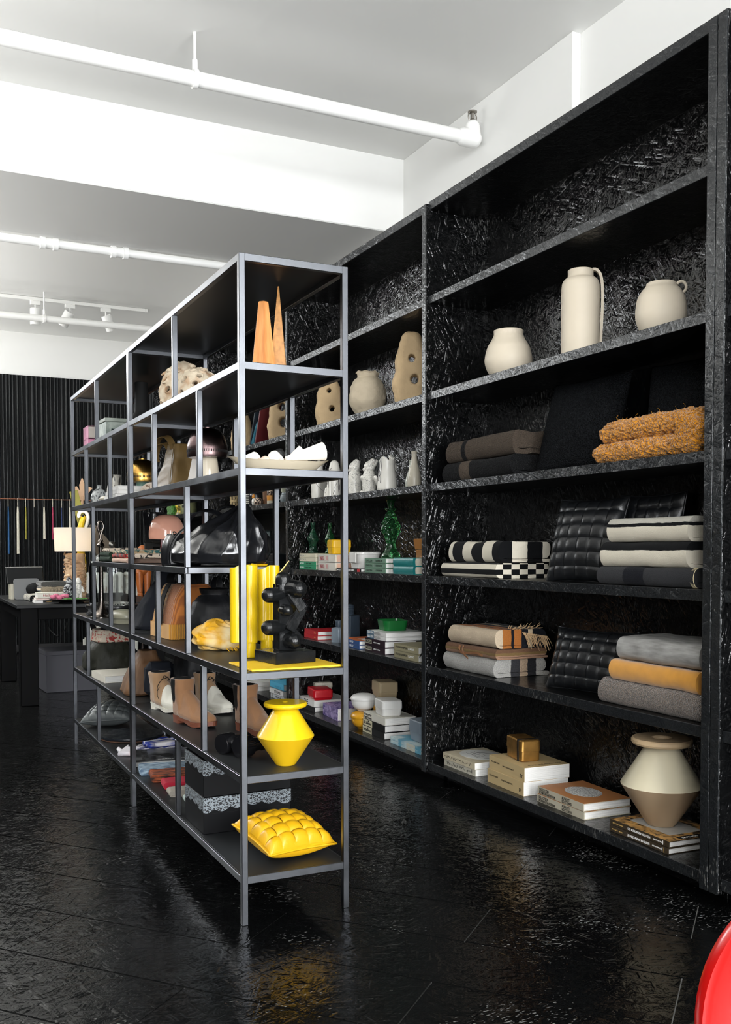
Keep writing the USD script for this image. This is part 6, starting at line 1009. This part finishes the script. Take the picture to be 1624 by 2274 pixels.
for lab, loc, w, d, h, mt, sd, rz in (('pale blue folded knit before the red-spined book', (.995, 4.42, s7), .26, .13, .030, threshold('knit_blue', (.10, .16, .24), (.40, .52, .62), 70, .5, .1, .9, stretch=(.3, 2, 1)), 21, -8), ('rust and black folded knit under the shelf divider', (1.01, 4.27, s7), .26, .12, .034, threshold('knit_rust', (.03, .015, .012), (.36, .08, .025), 70, .5, .1, .9, stretch=(.3, 2, 1)), 22, -8),
                                       ('crimson folded cloth beside the rust knit', (1.03, 4.12, s7), .22, .10, .030, M('crimson_cloth', (.40, .008, .03), .85), 23, -6), ('taupe folded cloth between the crimson and the pale green ones', (1.02, 3.98, s7), .20, .09, .026, M('taupe_cloth', (.30, .27, .23), .85), 24, -6), ('pale green folded cloth closest to the lace boxes', (1.05, 3.83, s7), .18, .085, .024, M('mint_cloth', (.46, .55, .52), .85), 25, -6)):
    cloth(lab, loc, w, d, h, mt, sd, rz, 'folded_knit')
# ---------------------------------------------------------------- the table, lamp and wall at the far end
TB = M('black_table_top', (.018, .019, .020), .42, spec=.5); TBK = M('black_table_leg', (.0015, .0015, .0017), .5, spec=.08)
t = thing('black_table', 'black wooden table by the far wall with thick square legs', 'table', (.815, 7.68, 0)); tz = .775
part(t, 'table_top', bx((0, 0, tz-.028), (1.15, 1.75, tz), .004), TB)
for x_, y_ in ((.03, .05), (1.0, .05), (.03, 1.57), (1.0, 1.57)): part(t, 'leg', bx((x_, y_, 0), (x_+.13, y_+.13, tz-.028), .004), TBK)
part(t, 'apron', bx((.05, .08, tz-.12), (1.1, .10, tz-.028), .002), TBK); part(t, 'apron', bx((.05, .1, tz-.12), (.07, 1.6, tz-.028), .002), TBK)
solo('grey_box', 'plain grey storage box standing on the floor beneath the table', 'box', cat([bx((0, 0, .0), (.42, .40, .33), .004), bx((-.006, -.006, .31), (.426, .406, .345), .003)]), M('grey_board', (.05, .05, .062), .6), (1.115, 8.36, 0), 3)
t = thing('power_cable', 'thin black cables looping down behind the table onto the grey box', 'cable', (1.2, 9.35, 0)); CAB = M('black_cable', (.006, .006, .006), .5)
part(t, 'cable', tube(spline([(.0, 0, .68), (.05, 0, .5), (.10, -.1, .42), (.12, -.3, .42)], 30), .004, 6), CAB); part(t, 'cable', tube(spline([(.2, 0, .68), (.24, 0, .55), (.20, -.1, .45), (.14, -.3, .42)], 30), .004, 6), CAB)
t = thing('small_red_poster', 'small dark red framed print on the far wall seen under the table', 'print', (1.69, 11.66, .62)); part(t, 'panel', bx((0, 0, 0), (.13, .012, .11), .001), M('dark_red_print', (.16, .03, .03), .4)); part(t, 'white_mark', tf(tube(spline([(.02, 0, .03), (.05, 0, .075), (.08, 0, .05), (.10, 0, .08), (.115, 0, .03)], 20), .006, 6), (0, -.001, 0)), INK_W); part(t, 'lettering_strip', bx((0, -.001, .13), (.16, .012, .15), .001), M('dim_red_letters', (.25, .02, .02), .5))
# till on the table
t = thing('till_terminal', 'black point of sale screen with a card reader facing us', 'till', (1.0, 8.55, tz), 4); PLK = M('black_plastic', (.010, .011, .012), .35)
part(t, 'screen_back', tf(bx((-.15, -.012, -.055), (.15, .012, .10), .006), (-.01, .06, .175), (-32, 0, 0)), PLK); part(t, 'screen_rim', tf(bx((-.152, -.016, .098), (.152, .016, .104), .002), (-.01, .06, .175), (-32, 0, 0)), M('aluminium', (.62, .62, .60), .3, metal=.8))
part(t, 'reader_case', tf(rbox([(.205, .18, .02, 0), (.205, .18, .02, .012)]), (-.02, -.05, .086), (72, 0, 0)), M('grey_aluminium', (.16, .165, .17), .4)); part(t, 'reader_screen', tf(rbox([(.18, .13, .004, .0121), (.18, .13, .004, .0128)]), (-.02, -.05, .081), (72, 0, 0)), M('dark_glass_screen', (.006, .014, .022), .08)); part(t, 'stand', bx((-.14, -.02, 0), (-.11, .09, .13), .004), M('cream_stand', (.5, .47, .38), .4)); part(t, 'stand_foot', bx((-.1, -.03, 0), (.08, .12, .01), .003), PLK)
STR1 = stripes_uv('knit_black_white', 'y', .018, .55, (.012, .012, .013), (.66, .63, .58)); 
def knit(label, loc, w, d, h, axis, period, c1, c2, seed, rz, layers=3):
    t = thing('striped_knit', label, 'knitwear', loc, rz); m, uv = extrude_fold(spiral(w, h, h/(layers+.6)), 0, d, 18, 120, wavy(seed, .008, scale=10)); part(t, 'fabric', m, stripes_uv(f'knit_{seed}', axis, period, .5, c1, c2), True, uv=uv); return t
knit('black and white striped knit spread at the bottom of the pile on the table', (.965, 8.12, tz), .36, .30, .055, 'y', .026, BLK, OFFW, 31, 3)
knit('cream and black ribbed knit in the middle of the pile', (1.06, 8.18, tz+.07), .30, .24, .045, 'x', .03, (.6, .5, .36), BLK, 32, 3); knit('charcoal rolled knit on top of the pile', (1.06, 8.18, tz+.115), .30, .24, .042, 'x', .02, (.12, .12, .11), (.03, .03, .03), 33, 3)
solo('black_beret', 'round black wool hat lying against the striped pile', 'hat', rough(ball(.075, (0, 0, .055), (1, 1, .72)), .006, 20), M('black_wool', (.008, .008, .009), .9), (1.05, 8.47, tz+.03))
for k, (lab, cm, h_) in enumerate((('white book at the bottom of the pile in front of the knits', WB, .022), ('white magazine in the pile in front of the knits', cov('pink_white', (.66, .52, .47), .5), .016), ('pale book lettered Hello on top of its pile', cov('bone', (.7, .68, .6), .5), .040))):
    bz_ = tz+(0, .022, .038)[k]; t = thing('book', lab, 'book', (.975+.01*k, 7.905, bz_), -1); part(t, 'cover', cat([bx((0, 0, 0), (.31, .20, .002), 0), bx((0, 0, h_-.003), (.31, .20, h_-.001), 0), bx((0, 0, 0), (.31, .003, h_-.001), 0)]), cm); part(t, 'page_block', bx((.002, .003, .002), (.308, .198, h_-.003), 0), PG_W)
    if k == 2: words(t, 'Hello Design', .016, INK_R, (.04, -.0004, .012), '-y', width=.16)
    if k == 0: part(t, 'spine_label', bx((.06, -.0008, .002), (.31, .001, .02), 0), INK); words(t, 'PRINT', .008, INK_GOLD, (.08, -.001, .006), '-y', width=.05)
t = thing('round_tray', 'black footed tray with flowers and small figures at the table edge', 'tray', (1.235, 7.80, tz+.0)); part(t, 'dish', lathe([(0, .0), (.10, 0), (.09, .012), (.06, .016), (.15, .022), (.17, .034), (.165, .036), (.14, .027), (0, .026)], 48), BG)
solo('pink_flowers', 'pink paper flowers lying on the black tray', 'flowers', cat([rough(ball(.022, (.024*q, .012*(q % 2), .018+.006*(q % 3)), (1.1, 1, .8), 2), .006, 60, q) for q in range(-2, 3)]), M('petal_pink', (.62, .16, .26), .7), (1.14, 7.77, tz+.0275))
solo('moss_sprig', 'green moss sprig on the black tray', 'plant', rough(bx((-.09, -.02, 0), (.09, .02, .014), .005).subdivide_to_size(.01), .006, 120), MOSS, (1.25, 7.72, tz+.0275))
def figurine(label, loc, h, mat):
    s = h/.15; t = thing('figurine', label, 'figurine', loc, 0); part(t, 'body', rough(hulls([[(-.014*s, 0, .008, .012*s), (-.012*s, 0, .05*s, .015*s)], [(.016*s, 0, .008, .012*s), (.012*s, 0, .05*s, .015*s)], [(0, 0, .05*s, .022*s), (0, 0, .095*s, .024*s)], [(.024*s, 0, .09*s, .011*s), (.034*s, -.012*s, .06*s, .010*s)], [(-.024*s, 0, .09*s, .011*s), (-.034*s, -.012*s, .06*s, .010*s)]], .006, 6), .002, 60), mat, True); part(t, 'head', rough(hulls([[(0, 0, .125*s, .024*s)], [(0, -.02*s, .12*s, .008*s)], [(0, .004, .140*s, .019*s)]], .005, 5), .0015, 80), mat, True)
figurine('dark patterned figurine standing on the black tray', (1.215, 7.79, tz+.027), .165, threshold('ink_figure', (.012, .012, .014), (.42, .43, .44), 55, .52, .04, .3, distort=1)); figurine('white figurine with faint drawn lines on the black tray', (1.29, 7.82, tz+.027), .16, INKED)
# lamp with a carved base
t = thing('carved_lamp', 'table lamp with a white drum shade and a cut-leather base, yellow bird beside it', 'table lamp', (1.385, 8.55, tz))
LTH = threshold('vegetable_leather', (.40, .22, .11), (.66, .46, .28), 9, .5, .14, .55)
base_ = lathe(smoothprof([(0, 0), (.085, 0), (.09, .02), (.085, .20), (.08, .38), (0, .385)], 40), 40).subdivide(); part(t, 'core', base_, LTH)
rl = random.Random(5)
for k in range(46):
    a = rl.uniform(2.6, 6.2); z = .02+.0078*k; R = .094; w = rl.uniform(.045, .075); pts = np.array([(0, 0), (w*.5, .018), (w, .006), (w*.8, .03), (w*.45, .045), (w*.1, .028)])-(w/2, .02)
    p_ = prism(Polygon(pts).buffer(.004).buffer(-.002), .003); p_ = p_.subdivide_to_size(.015); v = p_.vertices; v = np.stack([v[:, 0], v[:, 2]+np.abs(v[:, 1])*.9-.0, v[:, 1]], 1); p_.vertices = v; p_.fix_normals()
    part(t, 'leather_leaf', tf(p_, (R*math.cos(a), R*math.sin(a), z), (rl.uniform(-18, 18), rl.uniform(-20, 20), math.degrees(a)+90)), LTH)
part(t, 'stem', tube([(0, 0, .37), (0, 0, .44)], .008, 10), BRASS)
shd = lathe([(.165, .40), (.1655, .40), (.1735, .602), (.173, .602), (.171, .600), (.1635, .402)], 72); part(t, 'drum_shade', shd, reg('linen_shade', {'p': ('principled_bsdf', dict(base_color=(.86, .83, .78), roughness=.85)), 'tl': ('translucent_bsdf', dict(color=(.7, .62, .5))), 'mx': ('mix_closure', dict(fac=.35))}, [('p.BSDF', 'mx.closure1'), ('tl.BSDF', 'mx.closure2')], surface='mx.closure'))
sl = UsdLux.SphereLight.Define(stage, P(t)+'/bulb_light'); sl.AddTranslateOp().Set(Gf.Vec3d(0, 0, .5)); sl.CreateRadiusAttr(.03); sl.CreateIntensityAttr(110); sl.CreateColorAttr(Gf.Vec3f(1, .93, .84))
t = thing('bird_ornament', 'yellow and white swan-necked bird ornament rising behind the lamp shade', 'ornament', (1.49, 8.86, tz)); part(t, 'yellow_body', hulls([[(0, 0, .05, .04), (.01, 0, .30, .035)], [(.01, 0, .30, .035), (-.02, 0, .55, .03)], [(-.02, 0, .55, .03), (.02, 0, .70, .022)]], .01, 6), M('canary_yellow', (.78, .52, .01), .4), True); part(t, 'white_neck', tube(spline([(.055, 0, .50), (.06, 0, .68), (.045, 0, .745), (.01, 0, .755), (-.015, 0, .73), (-.012, 0, .70)], 34), .016, 12), SHW); part(t, 'eye', ball(.011, (.012, -.028, .715)), INK)
part(t, 'olive_card', tf(bx((-.03, -.004, 0), (.045, .0, .5), .001), (.06, .05, .45), (0, -14, 0)), M('olive_card', (.24, .22, .03), .6)); part(t, 'brown_wrap', prism(Polygon([(-.03, .52), (.11, .66), (.16, .60), (.36, .36), (.16, .32), (.1, .45)]), .012, 'y', -.03), M('brown_paper', (.10, .075, .05), .7))
t = thing('leaf_finial', 'small gilt fleur-de-lis finial on a thin rod behind the steel shelf', 'finial', (1.545, 9.1, tz)); GLT = M('pale_gilt', (.62, .38, .22), .5); part(t, 'rod', tube([(0, 0, 0), (0, 0, .90)], .012, 10), GLT)
part(t, 'fleur', prism(shapely.union_all([Polygon([(0, .16), (-.02, .10), (-.012, .02), (.012, .02), (.02, .10)]), Polygon([(-.012, .02), (-.05, .085), (-.085, .075), (-.06, .045), (-.03, 0)]), Polygon([(.012, .02), (.05, .085), (.085, .075), (.06, .045), (.03, 0)]), sbox(-.022, -.03, .022, .03)]).buffer(.008).buffer(-.003), .018, 'y', -.009).apply_translation([0, 0, .90]), GLT)
# candle rail
t = thing('copper_rail', 'thin copper rail fixed along the dark wall, candles hanging from it', 'rail', (0, 11.56, 1.757)); part(t, 'rod', tube([(-.6, 0, 0), (2.2, 0, 0)], .006, 10), M('copper', (.50, .20, .12), .35, metal=.8))
for bx_ in (-.5, 2.1): part(t, 'bracket', bx((bx_-.008, 0, -.008), (bx_+.008, .17, .008), .001), M('copper', (.5, .2, .12), .35))
CW = M('candle_white', (.74, .70, .58), .45)
for lab, x_, L, c, r in (('deep blue taper hanging at the picture edge', 1.152, .53, M('candle_blue', (.010, .09, .26), .4), .011), ('long white taper hanging between the blue and the olive ones', 1.252, .53, CW, .017), ('olive yellow taper hanging from the rail', 1.338, .37, M('candle_olive', (.30, .27, .03), .45), .010), ('thin black taper hanging from the rail', 1.428, .36, M('candle_black', (.006, .006, .006), .4), .006), ('white taper hanging between the black and the crimson ones', 1.537, .365, CW, .015), ('crimson taper hanging from the rail', 1.630, .37, M('candle_crimson', (.32, .012, .06), .45), .012), ('slim navy taper hanging second from the shelf', 1.728, .42, M('candle_navy', (.012, .03, .13), .4), .007), ('white pointed taper hanging above the lamp shade', 1.82, .42, CW, .014)):
    t = thing('taper_candle', lab, 'candle', (x_, 11.545, 1.757), group='candles hanging from the copper rail'); part(t, 'wax', lathe([(0, -.085-L), (r*.98, -.085-L), (r, -.08-L), (r*.78, -.16), (r*.5, -.09), (0, -.078)], 18), c); part(t, 'wick', tube([(0, 0, -.09), (0, -.004, 0), (0, 0, .008)], .0035, 6), M('wick_white', (.62, .58, .48), .8))
# radiator
t = thing('radiator', 'old white column radiator with rust at its foot by the end of the bookcase', 'radiator', (1.98, 11.30, 0)); RAD = threshold('peeling_radiator_paint', (.20, .12, .07), (.62, .62, .58), 16, .36, .08, .5, stretch=(1, 1, .4), bump=.3)
for k in range(7):
    x_ = .085*k; part(t, 'column', hulls([[(x_, -.10, .14, .030), (x_, -.10, .90, .030)], [(x_, .02, .14, .030), (x_, .02, .90, .030)], [(x_, -.10, .90, .030), (x_, .02, .90, .030)], [(x_, -.10, .14, .030), (x_, .02, .14, .030)]], .03, 2), RAD, True)
    if k in (0, 6): part(t, 'foot', hulls([[(x_, -.10, .14, .024), (x_, -.11, .02, .02)]], .03, 2), RAD, True)
part(t, 'feed_pipe', tube([(-.06, -.04, .17), (.58, -.04, .17)], .02, 12), RAD); part(t, 'feed_pipe', tube([(-.06, -.04, .17), (-.06, -.04, 0.002)], .02, 12), RAD)
t = thing('mannequin_figure', 'jointed orange-brown wooden mannequin hanging behind the slouch bag', 'mannequin', (2.21, 9.6, .72)); MW = M('orange_wood', (.46, .13, .03), .4, var=.3, vscale=12); s = 1.0
part(t, 'torso', hulls([[(0, 0, .46, .055), (0, 0, .36, .045)], [(0, 0, .36, .045), (0, 0, .27, .058)]], .01, 6), MW, True)
for sgn in (-1, 1): part(t, 'leg', hulls([[(.04*sgn, 0, .24, .042), (.035*sgn, -.01, .05, .026)]], .01, 5), MW, True); part(t, 'shin', hulls([[(.035*sgn, -.01, .03, .027), (.02*sgn, 0, -.18, .016)]], .01, 5), MW, True); part(t, 'arm', hulls([[(.085*sgn, 0, .46, .022), (.12*sgn, -.01, .30, .018)], [(.12*sgn, -.01, .30, .018), (.13*sgn, -.03, .24, .014)]], .01, 5), MW, True)
part(t, 'stand_pole', tube([(0, .06, .3), (0, .07, -.70)], .012, 10), CHR); part(t, 'stand_base', tf(lathe([(0, 0), (.14, 0), (.14, .01), (0, .014)], 40), (0, .07, -.719)), CHR)
# red chair, its back cut by the picture corner
t = thing('red_chair', 'glossy red moulded chair of which only the rounded back shows at the picture corner', 'chair', (1.20, .895, 0), -22); RDP = M('red_gloss_plastic', (.46, .004, .003), .22)
def shell_back():
    a = np.arange(64)/64*2*np.pi; out = []
    for dy, k in ((.011, .93), (.013, .985), (.006, 1), (-.006, 1), (-.013, .985), (-.011, .93)):
        x_, z_ = .205*k*np.cos(a), .24*k*np.sin(a); out.append(np.stack([x_, dy+1.1*x_**2+.10*(z_+.24), z_+.50], 1))
    return loft(out)
bk_ = shell_back(); part(t, 'back', bk_, RDP, 50)
part(t, 'seat', rbox([(.40, .38, .10, .418), (.42, .40, .11, .424), (.42, .40, .11, .438), (.40, .38, .10, .444)], 8).apply_translation([0, -.19, 0]), RDP)
for sx in (-1, 1):
    for y_ in (-.34, -.05): part(t, 'leg', tube([(.15*sx, y_, .42), (.19*sx, y_+(-.03 if y_ < -.2 else .03), 0)], [.014, .010], 12), RDP)
